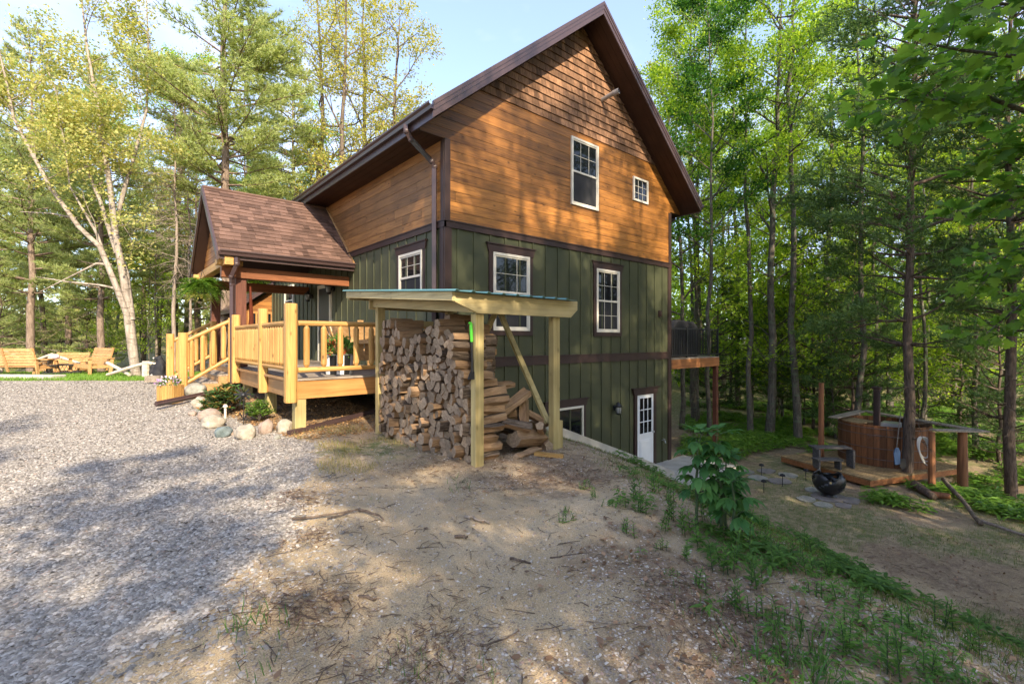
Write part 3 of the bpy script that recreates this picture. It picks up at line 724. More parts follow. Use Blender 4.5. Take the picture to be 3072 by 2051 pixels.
# ---------------------------------------------------------------- steps
st = thing('entry_steps', 'broad wooden steps with sloping log handrails leading up to the deck', 'steps', (-3.2, 5.85, -1.15))
for k in range(3):
    x1 = -2.68 - k * .30; zt = FL - .16 * (k + 1) + .0
    b = MB()
    for j in range(2): b.box(x1 - .32 + j * .155, x1 - .32 + j * .155 + .148, 4.72, 7.0, zt - .035, zt)
    obj('tread', b, M['greyy'], st)
    b = MB(); b.box(x1 - .30, x1 - .275, 4.74, 6.98, zt - .30, zt - .036); b.box(x1 - .30, x1, 4.725, 4.74, zt - .3, zt - .036); obj('riser', b, M['rimy'], st)
for y in (4.62, 7.05): logpost(-3.66, y, -1.22, .16, .10, 'newel_post', st)
rnd = random.Random(4)
railrun((-3.60, 4.62), (-2.80, 4.62), -.93, -.02, -.42, .42, 4, st, mk='logx'); railrun((-3.60, 7.05), (-2.80, 7.08), -.93, -.02, -.42, .42, 4, st, mk='logx')
# ---------------------------------------------------------------- balcony
bal = thing('side_balcony', 'raised balcony with black picket railing on the far right corner of the cabin', 'balcony', (9.6, 2, -.6))
b = MB(); y = .06
while y < 4.6: b.box(8.04, 11.32, y, y + .135, -.60, -.565); y += .14
obj('deck_boards', b, M['greyx'], bal)
b = MB(); b.box(8.06, 11.28, .04, .085, -.89, -.602); b.box(11.24, 11.285, .085, 4.5, -.89, -.604); obj('rim_joist', b, M['rimx2'] if 'rimx2' in M else M.setdefault('rimx2', wood('red_cedar_rim', (.18, .065, .025), (.33, .14, .05), 0, .6, .4, .15, .5)), bal)
for x, y in ((11.2, .14), (11.2, 4.4)):
    b = MB(); b.box(x - .07, x + .07, y - .07, y + .07, gzf(x, y) - .1, -.89); obj('support_post', b, M['brown2'], bal)
b = MB(); b.box(8.08, 11.3, .06, .10, .34, .38); b.box(8.08, 11.3, .065, .095, -.50, -.47); b.box(11.22, 11.26, .1, 4.4, .34, .38); b.box(11.22, 11.26, .1, 4.4, -.5, -.47)
for x in (8.1, 9.15, 11.24): b.box(x - .025, x + .025, .055, .105, -.56, .40)
obj('railing', b, M['black'], bal)
b = MB(); x = 8.16
while x < 11.2: b.box(x - .008, x + .008, .072, .088, -.47, .34); x += .105
y = .2
while y < 4.4: b.box(11.232, 11.248, y - .008, y + .008, -.47, .34); y += .105
obj('pickets', b, M['black'], bal)
b = MB(); b.prism([(8.85, -.56), (10.65, -.56), (10.65, .40), (10.35, .62), (9.25, .66), (8.95, .42)], lambda a, z, d: (a, d, z), .45, 1.05)
solo('grill', b, M['blackm'], 'grill under a black cover on the balcony', 'grill', (9.75, .75, -.565), bevel=.05)
# ---------------------------------------------------------------- retaining wall and slab
rw = MB(); n = 40
xs = np.linspace(1.15, 6.5, n + 1)
def rwz(x): return float(np.interp(x, [1.15, 2.15, 4.77, 6.34, 6.5], [-1.50, -1.79, -2.79, -3.41, -3.50]))
for i in range(n):
    a, c = xs[i], xs[i + 1]
    rw.hexa([(a, -1.04, -3.9), (c, -1.04, -3.9), (c, -.86, -3.9), (a, -.86, -3.9), (a, -1.04, rwz(a)), (c, -1.04, rwz(c)), (c, -.86, rwz(c)), (a, -.86, rwz(a))])
rw.hexa([(1.15, -.86, -3.9), (1.30, -.86, -3.9), (1.30, -.0, -3.9), (1.15, 0, -3.9), (1.15, -.86, -1.5), (1.30, -.86, -1.5), (1.30, 0, -1.5), (1.15, 0, -1.5)])
solo('retaining_wall', rw, M['concrete'], 'low pale concrete wall top sloping down along the basement side', 'wall', (3.8, -.95, -3.6))
b = MB(); b.box(5.6, 8.8, -1.7, -.012, -3.75, -3.595); struct(obj('path', b, M['concrete'], loc=(7.2, -1, -3.6)))
# ---------------------------------------------------------------- woodshed
AX, BX, Y0, Y1 = -1.54, -.20, -3.10, -.45
shed = thing('woodshed', 'open lean-to woodshed of yellow treated timber with a teal metal roof', 'woodshed', (-.85, -1.8, -1.52))
def zr(y): return .555 + (y + 3.27) * .098
for x, y, nm in ((AX, Y0, 0), (BX, Y0, 0), (AX, Y1, 0), (BX, Y1, 0)):
    b = MB(); b.box(x - .062, x + .062, y - .05, y + .05, gzf(x, y) - .1, .315 if y < -2 else .60); obj('post', b, M['trz'], shed, bevel=.004)
b = MB(); b.box(BX + .05, BX + .13, Y0 - .045, Y0 + .045, gzf(BX, Y0) - .1, -1.13); obj('post_block', b, M['trz'], shed, bevel=.004)
b = MB(); y = Y0 - .052
b.prism([(-1.93, .55), (-1.93, .44), (-1.60, .32), (.04, .32), (.18, .43), (.18, .55)], lambda a, z, d: (a, d, z), y - .045, y); obj('header', b, M['trx'], shed, bevel=.003)
b = MB(); b.prism([(-1.93, .66), (.18, .66), (.18, .77), (-1.93, .77)], lambda a, z, d: (a, d, z), -.14, -.10); b.box(-1.7, 0, Y1 + .05, Y1 + .09, .50, .64); obj('header', b, M['trx'], shed)
b = MB()
def raft(x): b.prism([(-3.195, .45), (-3.195, .553), (-.10, .79), (-.10, .69)], lambda a, z, d: (d, a, z), x, x + .038)
raft(-1.968); obj('side_fascia', b, M['try'], shed, bevel=.002)
b = MB()
for x in (-1.4, -.85, -.3, .14): raft(x)
obj('rafters', b, M['try'], shed)
b = MB(); b.prism([(-3.15, .33), (-3.15, .452), (-.25, .68), (-.25, .55)], lambda a, z, d: (d, a, z), AX - .105, AX - .065); obj('side_beam', b, M['try'], shed, bevel=.003)
b = MB(); b.prism([(-3.15, .33), (-3.15, .452), (-.25, .68), (-.25, .55)], lambda a, z, d: (d, a, z), BX + .065, BX + .105); obj('side_beam', b, M['try'], shed)
for q, lab in (((BX, Y0 + .12, gzf(BX, Y0) + .35), None), ((BX, Y1 - .1, gzf(BX, Y1) + .3), None)):
    b = MB(); b.beam((BX, -1.85, .52), q, .04, .09, (1, 0, 0)); obj('brace', b, M['trz'], shed)
b = MB()
for k in range(10): z = -1.3 + k * .17; b.box(AX + .10, AX + .14 + .9, Y1 + .055, Y1 + .078, z, z + .10)
obj('end_slats', b, M['trx'], shed)
b = MB(); x = -2.0; n = 0
prof = []
while x < .24:
    prof += [(x, 0), (x + .018, .020), (x + .045, .020), (x + .063, 0)]; x += .228
prof = prof[:-3]
for i in range(len(prof) - 1):
    (a, h0), (c, h1) = prof[i], prof[i + 1]
    b.hexa([(a, -3.30, .553 + h0), (c, -3.30, .553 + h1), (c, -.02, .804 + h1), (a, -.02, .804 + h0), (a, -3.30, .556 + h0), (c, -3.30, .556 + h1), (c, -.02, .807 + h1), (a, -.02, .807 + h0)])
obj('metal_roof', b, M['metalroof'], shed)
# ---------------------------------------------------------------- firewood
def woodend():
    t = NT('split_wood_end'); n = t.noise(t.co((1, 1, 1)), 28, 5, .7); isl = t.n('ObjectInfo').outputs['Random']
    c = t.ramp(n, [(.3, (.17, .115, .075)), (.6, (.34, .25, .165)), (.8, (.44, .35, .25))]); c = t.hsv(c, t.mrange(isl, 0, 1, .62, 1.18)); t.bump(n, .5, .006); return t.fin(c, .85, .12)
def woodside(bark):
    t = NT('firewood_bark' if bark else 'split_wood_side'); n = t.noise(t.co((2.5, 34, 34)), 1.0, 6, .7, 1.5); isl = t.n('ObjectInfo').outputs['Random']
    c = t.ramp(n, [(.34, (.045, .032, .024)), (.5, (.12, .088, .064)), (.7, (.26, .20, .155))] if bark else [(.3, (.17, .095, .05)), (.6, (.34, .22, .125)), (.8, (.44, .31, .19))])
    c = t.hsv(c, t.mrange(isl, 0, 1, .7, 1.2)); t.bump(n, 1.0 if bark else .7, .02 if bark else .008); return t.fin(c, .9, .12)
M['wend'] = woodend(); M['wbark'] = woodside(1); M['wsplit'] = woodside(0)
def voronoi_cells(pts, box):
    cells = []
    for i, p in enumerate(pts):
        poly = [(box[0], box[1]), (box[2], box[1]), (box[2], box[3]), (box[0], box[3])]
        for j, q in enumerate(pts):
            if i == j: continue
            dx, dy = q[0] - p[0], q[1] - p[1]
            if dx * dx + dy * dy > .25: continue
            poly = clip(poly, dx, dy, (q[0] ** 2 + q[1] ** 2 - p[0] ** 2 - p[1] ** 2) / 2)
            if len(poly) < 3: break
        cells.append(poly)
    return cells
def log_mesh(poly, length, rnd, x_jit=0, rough=.004):
    """poly: outline of the split log across its axis, local to its centre; the log lies along X"""
    n = len(poly)
    # round a stretch of the outline: that stretch is bark
    k0 = rnd.randrange(n); pts = []; bark = []
    isbark = [False] * n
    longest = max(range(n), key=lambda i: math.dist(poly[i], poly[(i + 1) % n]))
    if rnd.random() < .8: isbark[longest] = True
    if rnd.random() < .45: isbark[(longest + 1) % n] = True
    for i in range(n):
        p, q = poly[i], poly[(i + 1) % n]; m = 4 if isbark[i] else 2
        L = math.dist(p, q); nx_, ny_ = (q[1] - p[1]) / (L + 1e-6), -(q[0] - p[0]) / (L + 1e-6)
        for k in range(m):
            t = k / m; bul = (.10 * L * 4 * t * (1 - t)) if isbark[i] else rnd.uniform(-rough, rough)
            pts.append((p[0] + (q[0] - p[0]) * t + nx_ * bul, p[1] + (q[1] - p[1]) * t + ny_ * bul)); bark.append(isbark[i])
    m = len(pts); b = MB(); rings = [-.5, -.2, .15, .5]; vs = []
    sk = rnd.uniform(-.02, .02); sk2 = rnd.uniform(-.02, .02)
    for r in rings:
        for (y, z) in pts:
            w = 1 + .02 * math.sin(r * 5 + y * 9)
            vs.append((r * length + (sk * y + sk2 * z) * 4 * (abs(r) > .4), y * w + rnd.uniform(-rough, rough), z * w + rnd.uniform(-rough, rough)))
    fs = [tuple(range(m))[::-1], tuple(3 * m + i for i in range(m))]; mi = [0, 0]
    for k in range(3):
        for i in range(m): fs.append((k * m + i, k * m + (i + 1) % m, (k + 1) * m + (i + 1) % m, (k + 1) * m + i)); mi.append(1 if bark[i] else 2)
    b.v = vs; b.f = fs; b.m = mi
    return b
WM = [M['wend'], M['wbark'], M['wsplit']]
rnd = random.Random(21); nlog = 0
def stack(xc, y0, y1, zb, zt, cell, label, group, first, seed):
    """one row of split logs, ends facing -X; outlines from a jittered packing"""
    global nlog
    merged = MB() if not first else None
    r = random.Random(seed); pts = []
    z = zb - 1.5 * cell; k = 0
    while z < zt(0) + .5:
        y = y0 - 1.5 * cell + (k % 2) * cell * .5
        while y < y1 + 1.5 * cell:
            pts.append((y + r.uniform(-.36, .36) * cell, z + r.uniform(-.33, .33) * cell)); y += cell * 1.02
        z += cell * .86; k += 1
    cells = voronoi_cells(pts, (y0, zb, y1, 2.0))
    for p, poly in zip(pts, cells):
        if len(poly) < 3: continue
        cy_ = sum(a for a, _ in poly) / len(poly); cz_ = sum(c for _, c in poly) / len(poly)
        if cz_ > zt(cy_): continue
        # drop tiny edges, shrink
        q = []
        for a in poly:
            if not q or math.dist(a, q[-1]) > .022: q.append(a)
        if len(q) > 2 and math.dist(q[0], q[-1]) < .022: q.pop()
        if len(q) < 3: continue
        area = abs(sum(q[i][0] * q[(i + 1) % len(q)][1] - q[(i + 1) % len(q)][0] * q[i][1] for i in range(len(q)))) / 2
        if area < .0022: continue
        sh_ = r.uniform(.80, .94)
        loc = [((a - cy_) * sh_, (c - cz_) * sh_) for a, c in q]
        pieces = [loc]
        if area > cell * cell * 1.05 and r.random() < .75:       # split the big ones in two
            an = r.uniform(0, math.pi); ca, sa = math.cos(an), math.sin(an)
            pieces = [clip(loc, ca, sa, -.004), clip(loc, -ca, -sa, -.004)]
        for pc in pieces:
            if len(pc) < 3: continue
            my = sum(a for a, _ in pc) / len(pc); mz = sum(c for _, c in pc) / len(pc)
            pc = [(a - my, c - mz) for a, c in pc]
            L = r.uniform(.36, .44)
            me = log_mesh(pc, L, r)
            if merged is not None:
                merged.add([(v[0] + xc + L / 2 + r.gauss(0, .0), v[1] + cy_ + my, v[2] + cz_ + mz) for v in me.v], me.f); merged.m[-len(me.f):] = me.m
                continue
            o = obj('firewood_log', me, WM, loc=(0, 0, 0)); o.location = (xc + L / 2 + (r.gauss(0, .022) if r.random() < .75 else r.uniform(-.12, .06)), cy_ + my, cz_ + mz)
            o.rotation_euler = (r.gauss(0, .05), r.gauss(0, .04), r.gauss(0, .10))
            zn = 'bottom' if o.location.z < -1.05 else 'middle' if o.location.z < -.35 else 'top'; yn = 'left post' if o.location.y > -1.35 else 'near right post' if o.location.y < -2.2 else ''
            o['label'] = 'split firewood log in the %s courses of the stacked face, %s' % (zn, 'beside the ' + yn if yn else 'midway between the posts'); o['category'] = 'firewood log'
            o['group'] = 'firewood logs, %s courses %s' % (zn, yn or 'midway'); nlog += 1
    if merged is not None:
        o = obj('inner_firewood', merged, WM, loc=(0, 0, 0)); o['label'] = label; o['category'] = 'firewood'; o['kind'] = 'stuff'
MERGE = None
zt1 = lambda y: .10 + .10 * math.sin(y * 5) + (.12 if y > -1.2 else 0) + (.06 if y < -2.3 else 0)
zb1 = -1.53
stack(AX - .04, -2.97, -.53, zb1, zt1, .143, 'split firewood log in the tightly stacked face of the woodshed, cut end showing', 'firewood logs stacked with their cut ends out', True, 31)
stack(AX + .36, -2.55, -.53, zb1, lambda y: .14 + .1 * math.sin(y * 3 + 1), .19, 'dark inner mass of split firewood behind the front face of the stack', '', False, 32)
# the stepped, tumbled side of the pile
def loose(n_, spec, label, group):
    for (x, y, z, L, w, h, rz, ry, seed) in spec:
        r = random.Random(seed); k = r.choice((4, 5, 5)); ph = r.uniform(0, 6)
        poly = [(w / 2 * math.cos(ph + 2 * math.pi * i / k) * r.uniform(.8, 1.15), h / 2 * math.sin(ph + 2 * math.pi * i / k) * r.uniform(.8, 1.15)) for i in range(k)]
        o = obj('firewood_log', log_mesh(poly, L, r, rough=.008), WM); o.location = (x, y, z); o.rotation_euler = (r.uniform(-.3, .3), ry, rz)
        o['label'] = label; o['category'] = 'firewood log'; o['group'] = group
sp = []; r = random.Random(8)
for zi in range(14):                                   # flanks seen right of the near post
    z = -1.46 + zi * .115; x1 = (-1.10, -1.08, -1.12, -1.05, -1.0, -.98, -1.0, -1.04, -1.14, -1.24, -1.32, -1.36, -1.38, -1.38)[zi] + r.uniform(-.04, .04)
    sp.append((x1 - .23, -2.98 + r.uniform(-.03, .03), z, r.uniform(.42, .50), .16, .13, r.gauss(0, .06), r.gauss(0, .05), 100 + zi))
    if zi < 9: sp.append((x1 - .12, -2.66, z, .45, .2, .15, r.gauss(0, .2), r.gauss(0, .08), 130 + zi))
loose(0, sp, 'split firewood log lying flank out in the stack behind the near shed post', 'firewood logs with their flanks showing by the near post')
big = [(-.78, -2.86, -.86, .66, .20, .15, .10, -.40, 'broad orange split log propped slantwise on top of the tumbled pile'),
       (-.33, -2.80, -1.08, .52, .22, .13, -.4, .50, 'orange split log sloping down against the right shed post'),
       (-.60, -2.98, -1.33, .60, .30, .22, .15, .12, 'big dark hollow log half at the foot of the woodpile'),
       (-.36, -2.72, -1.28, .44, .24, .20, .3, .05, 'thick grey barked log resting beside the right shed post'),
       (-.55, -2.84, -1.00, .36, .15, .20, .9, -1.0, 'short split log standing on end in the tumbled pile'),
       (-.72, -3.12, -1.49, .52, .14, .06, .25, .0, 'flat pale split slab lying on the ground under the pile'),
       (-.92, -2.70, -.62, .58, .20, .10, .1, -.03, 'thin orange split slab lying across the top of the loose pile'),
       (-.28, -2.95, -1.45, .36, .16, .16, 1.3, 0, 'grey squared log on the ground against the right shed post'),
       (-.72, -2.60, -1.08, .45, .2, .18, 2.2, .3, 'split log buried in the middle of the tumbled pile'),
       (-.62, -2.35, -1.25, .5, .25, .25, .4, .1, 'fat log at the back of the tumbled pile'),
       (-.85, -3.02, -1.12, .44, .17, .13, -.3, .25, 'barked log tipped down under the slanting orange one'),
       (-.50, -2.60, -1.30, .46, .2, .2, 1.9, -.2, 'log end jutting forward low in the tumbled pile'),
       (-.42, -3.05, -1.22, .30, .13, .12, .7, .5, 'small chunk of split wood on the hollow log half'),
       (-.88, -2.42, -.80, .5, .2, .2, .3, .12, 'grey log behind the slanting orange one'),
       (-1.18, -2.2, .30, .45, .2, .15, .1, 0, 'dark log on the very top of the stack under the roof')]
for i, (x, y, z, L, w, h, rz, ry, lab) in enumerate(big):
    r = random.Random(300 + i); k = 5; ph = r.uniform(0, 6)
    poly = [(w / 2 * math.cos(ph + 2 * math.pi * j / k) * r.uniform(.85, 1.1), h / 2 * math.sin(ph + 2 * math.pi * j / k) * r.uniform(.85, 1.1)) for j in range(k)]
    o = obj('firewood_log', log_mesh(poly, L, r, rough=.01), WM); o.location = (x, y, z); o.rotation_euler = (r.uniform(-.3, .3), ry, rz); o['label'] = lab; o['category'] = 'firewood log'
# log splitter axe hanging on the near post
ax = thing('splitting_axe', 'axe with lime green grip hanging head down on the near woodshed post', 'axe', (AX - .09, Y0 - .02, -.13))
X0 = AX - .095; Yp = Y0 + .0
b = MB(); b.tube([(X0, Yp, .20), (X0 + .004, Yp, .12), (X0 + .01, Yp, -.02)], [.018, .020, .017], 8); b.ball((X0 - .012, Yp, .205), (.028, .016, .016)); obj('grip', b, M['lime'], ax)
b = MB(); b.tube([(X0 + .01, Yp, -.02), (X0 + .02, Yp, -.30), (X0 + .022, Yp, -.44)], [.017, .016, .019], 8); obj('handle', b, M['black'], ax)
b = MB(); b.hexa([(X0 - .05, Yp - .02, -.47), (X0 + .07, Yp - .03, -.475), (X0 + .07, Yp + .03, -.475), (X0 - .05, Yp + .005, -.47), (X0 - .01, Yp - .02, -.38), (X0 + .05, Yp - .025, -.38), (X0 + .05, Yp + .025, -.38), (X0 - .01, Yp + .005, -.38)]); obj('axe_head', b, M['blackm'], ax)
# short offcut on the ground by the right post
q = gpt(1650, 1372); b = MB(); b.beam((q[0] - .12, q[1] + .16, q[2] + .04), (q[0] + .08, q[1] - .16, q[2] + .03), .09, .04); solo('timber_offcut', b, M['logy'], 'short timber offcut lying on the ground by the right shed post', 'offcut', q)
# ---------------------------------------------------------------- foliage tools
def nrm(a): return a / (np.linalg.norm(a, axis=-1, keepdims=True) + 1e-9)
T_RHOMB = (np.array([(0, 0, 0), (.45, .30, .04), (1, 0, -.06), (.45, -.30, .04)]), np.array([(0, 1, 2), (0, 2, 3)]))
T_LONG = (np.array([(0, 0, 0), (.3, .13, .035), (.3, 0, .0), (.3, -.13, .035), (.68, .12, .0), (.68, 0, -.03), (.68, -.12, 0), (1, 0, -.16)]),
          np.array([(0, 2, 1), (0, 3, 2), (1, 2, 5), (1, 5, 4), (2, 3, 6), (2, 6, 5), (4, 5, 7), (5, 6, 7)]))
_mp = [(0, 0), (-.10, .22), (.02, .50), (.22, .40), (.30, .62), (.48, .38), (.52, .24), (.70, .34), (.78, .16), (1.0, 0)]
_mv = [(.32, 0, .05)] + [(x, y, -.12 * abs(y)) for x, y in _mp] + [(x, -y, -.12 * abs(y)) for x, y in _mp[-2:0:-1]]
T_MAPLE = (np.array(_mv), np.array([(0, i, i % (len(_mv) - 1) + 1) for i in range(1, len(_mv))]))
T_BLADE = (np.array([(-.0, -.035, 0), (0, .035, 0), (.10, -.026, .55), (.10, .026, .55), (.34, 0, 1)]), np.array([(0, 1, 3), (0, 3, 2), (2, 3, 4)]))
T_NEEDLE = (np.array([(0, -.075, 0), (0, .075, 0), (1, 0, 0)]), np.array([(0, 1, 2)]))
def scatter(tmpl, P, F, N, S_):
    tv, tf = tmpl; n = len(P); F = nrm(F); Sd = nrm(np.cross(N, F)); Z = np.cross(F, Sd)
    S_ = np.broadcast_to(np.asarray(S_, float).reshape(-1, 1, 1), (n, 1, 1))
    v = P[:, None, :] + S_ * (tv[None, :, 0:1] * F[:, None, :] + tv[None, :, 1:2] * Sd[:, None, :] + tv[None, :, 2:3] * Z[:, None, :])
    f = tf[None] + (np.arange(n) * len(tv))[:, None, None]
    return v.reshape(-1, 3), f.reshape(-1, tf.shape[1])
class Tree:
    def __init__(s, seed): s.r = np.random.default_rng(seed); s.tv = []; s.tf = []; s.nv = 0; s.P = []; s.D = []
    def tube(s, pts, rad, n):
        v, f = tube_np(pts, rad, n, False); s.tv.append(np.array(v)); s.tf.append(np.array(f) + s.nv); s.nv += len(v)
    def branch(s, p, d, L, r, lvl, q):
        """q: dict(kids, ratio, up, wig, leaves, spread, flat)"""
        R_ = s.r; n = 5 if lvl else 3; pts = [np.array(p, float)]; d = np.array(d, float); d /= np.linalg.norm(d)
        for i in range(n):
            d = d + R_.normal(0, q['wig'], 3) + np.array([0, 0, q['up'] * (1 if lvl else .3)]); d /= np.linalg.norm(d)
            pts.append(pts[-1] + d * L / n)
        if r > .004: s.tube(pts, [max(r * (1 - .85 * i / n), .003) for i in range(n + 1)], 5 if r > .03 else 3)
        if lvl > 0:
            k = q['kids'][lvl - 1]
            for i in range(k):
                t = (i + R_.uniform(.3, .9)) / k * .75 + .25 if lvl < q['lv'] or q.get('allb') else (i + R_.uniform(.2, .8)) / k * .8 + .2
                j = min(int(t * n), n - 1); pp = pts[j] + (pts[j + 1] - pts[j]) * (t * n - j); dd = pts[j + 1] - pts[j]; dd /= np.linalg.norm(dd)
                side_ = np.cross(dd, [0, 0, 1]); side_ /= (np.linalg.norm(side_) + 1e-6)
                sg = 1 if (i % 2) else -1
                nd = dd * R_.uniform(.4, .9) + side_ * sg * R_.uniform(.5, 1.0) + np.array([0, 0, R_.uniform(-.15, .35)]) * q.get('vert', 1)
                s.branch(pp, nd, L * q['ratio'] * R_.uniform(.7, 1.2) * (1.15 - .5 * t), r * .5 * (1.1 - .5 * t), lvl - 1, q)
        if lvl <= q.get('leaflvl', 0):
            m = q['leaves'] if lvl == 0 else q['leaves'] // 2
            t = R_.uniform(.15, 1.05, m) * n; j = np.clip(t.astype(int), 0, n - 1); A = np.array(pts)
            pp = A[j] + (A[j + 1] - A[j]) * (t - j)[:, None] + R_.normal(0, q['spread'], (m, 3)) * np.array([1, 1, q['flat']])
            s.P.append(pp); s.D.append(np.broadcast_to(d, (m, 3)) + R_.normal(0, .6, (m, 3)))
    def trunkmesh(s, name, mat): return npmesh(name, np.concatenate(s.tv), np.concatenate([f.reshape(-1, 4) for f in s.tf]), mat, smooth=True)
    def leafmesh(s, name, mat, size, tmpl=T_RHOMB, tilt=.5, droop=0):
        P = np.concatenate(s.P); D = np.concatenate(s.D); D[:, 2] -= droop; n = len(P)
        N = np.array([0, 0, 1.0]) + s.r.normal(0, tilt, (n, 3))
        v, f = scatter(tmpl, P, D, N, size * s.r.uniform(.7, 1.3, n)); return npmesh(name, v, f, mat)
def decid(seed, H, r0, base, spread, nl, q, lean=0, fork=None):
    t = Tree(seed); R_ = t.r; n = 14; pts = []; x = y = 0
    for i in range(n + 1):
        pts.append(np.array([x, y, H * i / n])); x += R_.normal(0, .012 * H / 3) + lean * H / n; y += R_.normal(0, .012 * H / 3)
    t.tube([pts[0] - [0, 0, .4], pts[0] + [0, 0, .12]] + pts[1:], [r0 * 1.5, r0 * 1.12] + [max(r0 * (1 - .88 * i / n), .01) for i in range(1, n + 1)], 9)
    for i in range(nl):
        f = base + (1 - base) * ((i + R_.uniform(0, .9)) / nl); k = min(int(f * n), n - 1); p = pts[k] + (pts[k + 1] - pts[k]) * (f * n - k)
        az_ = i * 2.4 + R_.uniform(-.5, .5); e = R_.uniform(*q.get('elev', (.25, .8))); rel = (f - base) / (1 - base)
        d = np.array([math.cos(az_) * math.cos(e), math.sin(az_) * math.cos(e), math.sin(e)])
        L = spread * (1 - .55 * rel) * R_.uniform(.75, 1.15) * (.6 + .4 * min(1, rel * 4 + .4))
        t.branch(p, d, L, r0 * (1 - .85 * f) * .42 + .012, q['lv'], q)
    return t
QM = dict(kids=(5, 7), lv=2, ratio=.42, up=.06, wig=.12, leaves=17, spread=.16, flat=.45, leaflvl=1)
QO = dict(kids=(5, 6), lv=2, ratio=.45, up=.05, wig=.24, leaves=19, spread=.15, flat=.9, leaflvl=0, elev=(.4, 1.1), vert=1.6)
def pine(seed, H, r0, base, Lmax, tuft=1.0, dead=True, dens=1.0, up=.10, nwid=1.0, step=.50, nlen=.15, point=.8):
    t = Tree(seed); R_ = t.r; n = 10; pts = [np.array([R_.normal(0, .05), R_.normal(0, .05), H * i / n]) for i in range(n + 1)]; pts[0][:2] = 0
    t.tube([pts[0] - [0, 0, .4]] + pts, [r0 * 1.35] + [max(r0 * (1 - .93 * i / n), .01) for i in range(n + 1)], 9)
    NP = []; ND = []
    z = base * H * (.35 if dead else 1)
    while z < H - .15:
        rel = (z - base * H) / (H * (1 - base)); k = int(z / H * n); c = pts[min(k, n - 1)] + (pts[min(k + 1, n)] - pts[min(k, n - 1)]) * (z / H * n - k)
        nb = R_.integers(4, 7)
        for b in range(nb):
            a = R_.uniform(0, 6.283); 
            if rel < 0:
                if R_.random() < .45: continue
                L = R_.uniform(.6, 2.0); e = R_.uniform(-.3, .2); pp = [c]; d = np.array([math.cos(a), math.sin(a), e])
                for i in range(4): d = d + R_.normal(0, .16, 3) + [0, 0, -.02]; d /= np.linalg.norm(d); pp.append(pp[-1] + d * L / 4)
                t.tube(pp, [.018, .013, .009, .006, .003], 3)
                for i in (1, 2, 3):
                    for _ in range(2):
                        d2 = d + R_.normal(0, .7, 3); d2 /= np.linalg.norm(d2); t.tube([pp[i], pp[i] + d2 * L * .14 , pp[i] + d2 * L * .26 + R_.normal(0, .04, 3)], [.006, .004, .002], 3)
                continue
            prof = min(1, .45 + rel * 2.2) * (1 - rel) ** point
            L = Lmax * prof * R_.uniform(.7, 1.15) + .25; e = R_.uniform(-.05, .25) + .5 * rel
            d = np.array([math.cos(a), math.sin(a), e]); d /= np.linalg.norm(d); pp = [c]; m = 6
            for i in range(m): d = d + R_.normal(0, .07, 3) + [0, 0, up * .35 * (i > 1)]; d /= np.linalg.norm(d); pp.append(pp[-1] + d * L / m)
            t.tube(pp, [max(.006, (.012 + .012 * L) * (1 - .9 * i / m)) for i in range(m + 1)], 4)
            A = np.array(pp); ns = max(5, int(L * 7.5 * dens))
            for i in range(ns):
                u = .30 + .70 * (i + R_.uniform(0, 1)) / ns; j = min(int(u * m), m - 1); q = A[j] + (A[j + 1] - A[j]) * (u * m - j); dd = A[j + 1] - A[j]; dd /= np.linalg.norm(dd)
                sd = np.cross(dd, [0, 0, 1]); sd /= np.linalg.norm(sd); sg = 1 if i % 2 else -1
                l2 = L * .30 * (1.15 - u) + .18; nd = dd * R_.uniform(.5, 1.1) + sd * sg * R_.uniform(.5, 1.0) + np.array([0, 0, R_.uniform(-.05, .4)]); nd /= np.linalg.norm(nd)
                e2 = q + nd * l2; t.tube([q, e2], [.006, .003], 3)
                kk = max(2, int(l2 / .13)); w = (np.arange(kk) + R_.uniform(.3, 1)) / kk; w = w[w < 1.02]
                NP.append(q + nd * l2 * w[:, None] + R_.normal(0, .03, (len(w), 3))); ND.append(np.broadcast_to(nd + [0, 0, .25], (len(w), 3)))
            NP.append(A[-1:]); ND.append(np.array([d]))
        z += step * R_.uniform(.7, 1.3)
    NP = np.concatenate(NP); ND = np.concatenate(ND); k = int(9 * tuft); P = np.repeat(NP, k, 0); D = nrm(np.repeat(nrm(ND), k, 0) + R_.normal(0, .62, (len(P), 3)))
    v, f = scatter(T_NEEDLE, P, D, R_.normal(0, 1, (len(P), 3)), nlen * R_.uniform(.7, 1.3, len(P)))
    if nwid != 1.0: pass
    t.need = (v, f); return t
PR = {}
def proto(key, t, bark, leaf, size=.1, **k):
    tm = t.trunkmesh(key + '_trunk', bark)
    lm = npmesh(key + '_crown', t.need[0], t.need[1], leaf) if hasattr(t, 'need') else t.leafmesh(key + '_crown', leaf, size, **k)
    PR[key] = (tm, lm)
for i in range(4): proto('maple%d' % i, decid(10 + i, (17, 16, 18, 15)[i], (.19, .16, .21, .15)[i], (.42, .36, .45, .30)[i], (3.6, 3.3, 3.9, 3.4)[i], 20, QM), M['barkmaple'], M['lf_maple'], .105, tilt=.45)
for i in range(2): proto('oak%d' % i, decid(30 + i, (19, 17)[i], (.22, .19)[i], .30, (5.0, 4.4)[i], 17, QO), M['barkoak'], M['lf_oak'], .10, tilt=1.0, droop=.5)
QS = dict(kids=(5, 5), lv=1, ratio=.5, up=.05, wig=.14, leaves=26, spread=.14, flat=.4, leaflvl=1)
for i in range(3): proto('sapling%d' % i, decid(50 + i, (5.2, 4.0, 6.5)[i], .035, .18, (1.9, 1.6, 2.2)[i], 18, QS), M['barkmaple'], M['lf_maple'], .10, tilt=.4)
proto('slim0', decid(60, 13, .09, .30, 2.6, 20, QM), M['barkmaple'], M['lf_maple'], .10, tilt=.45)
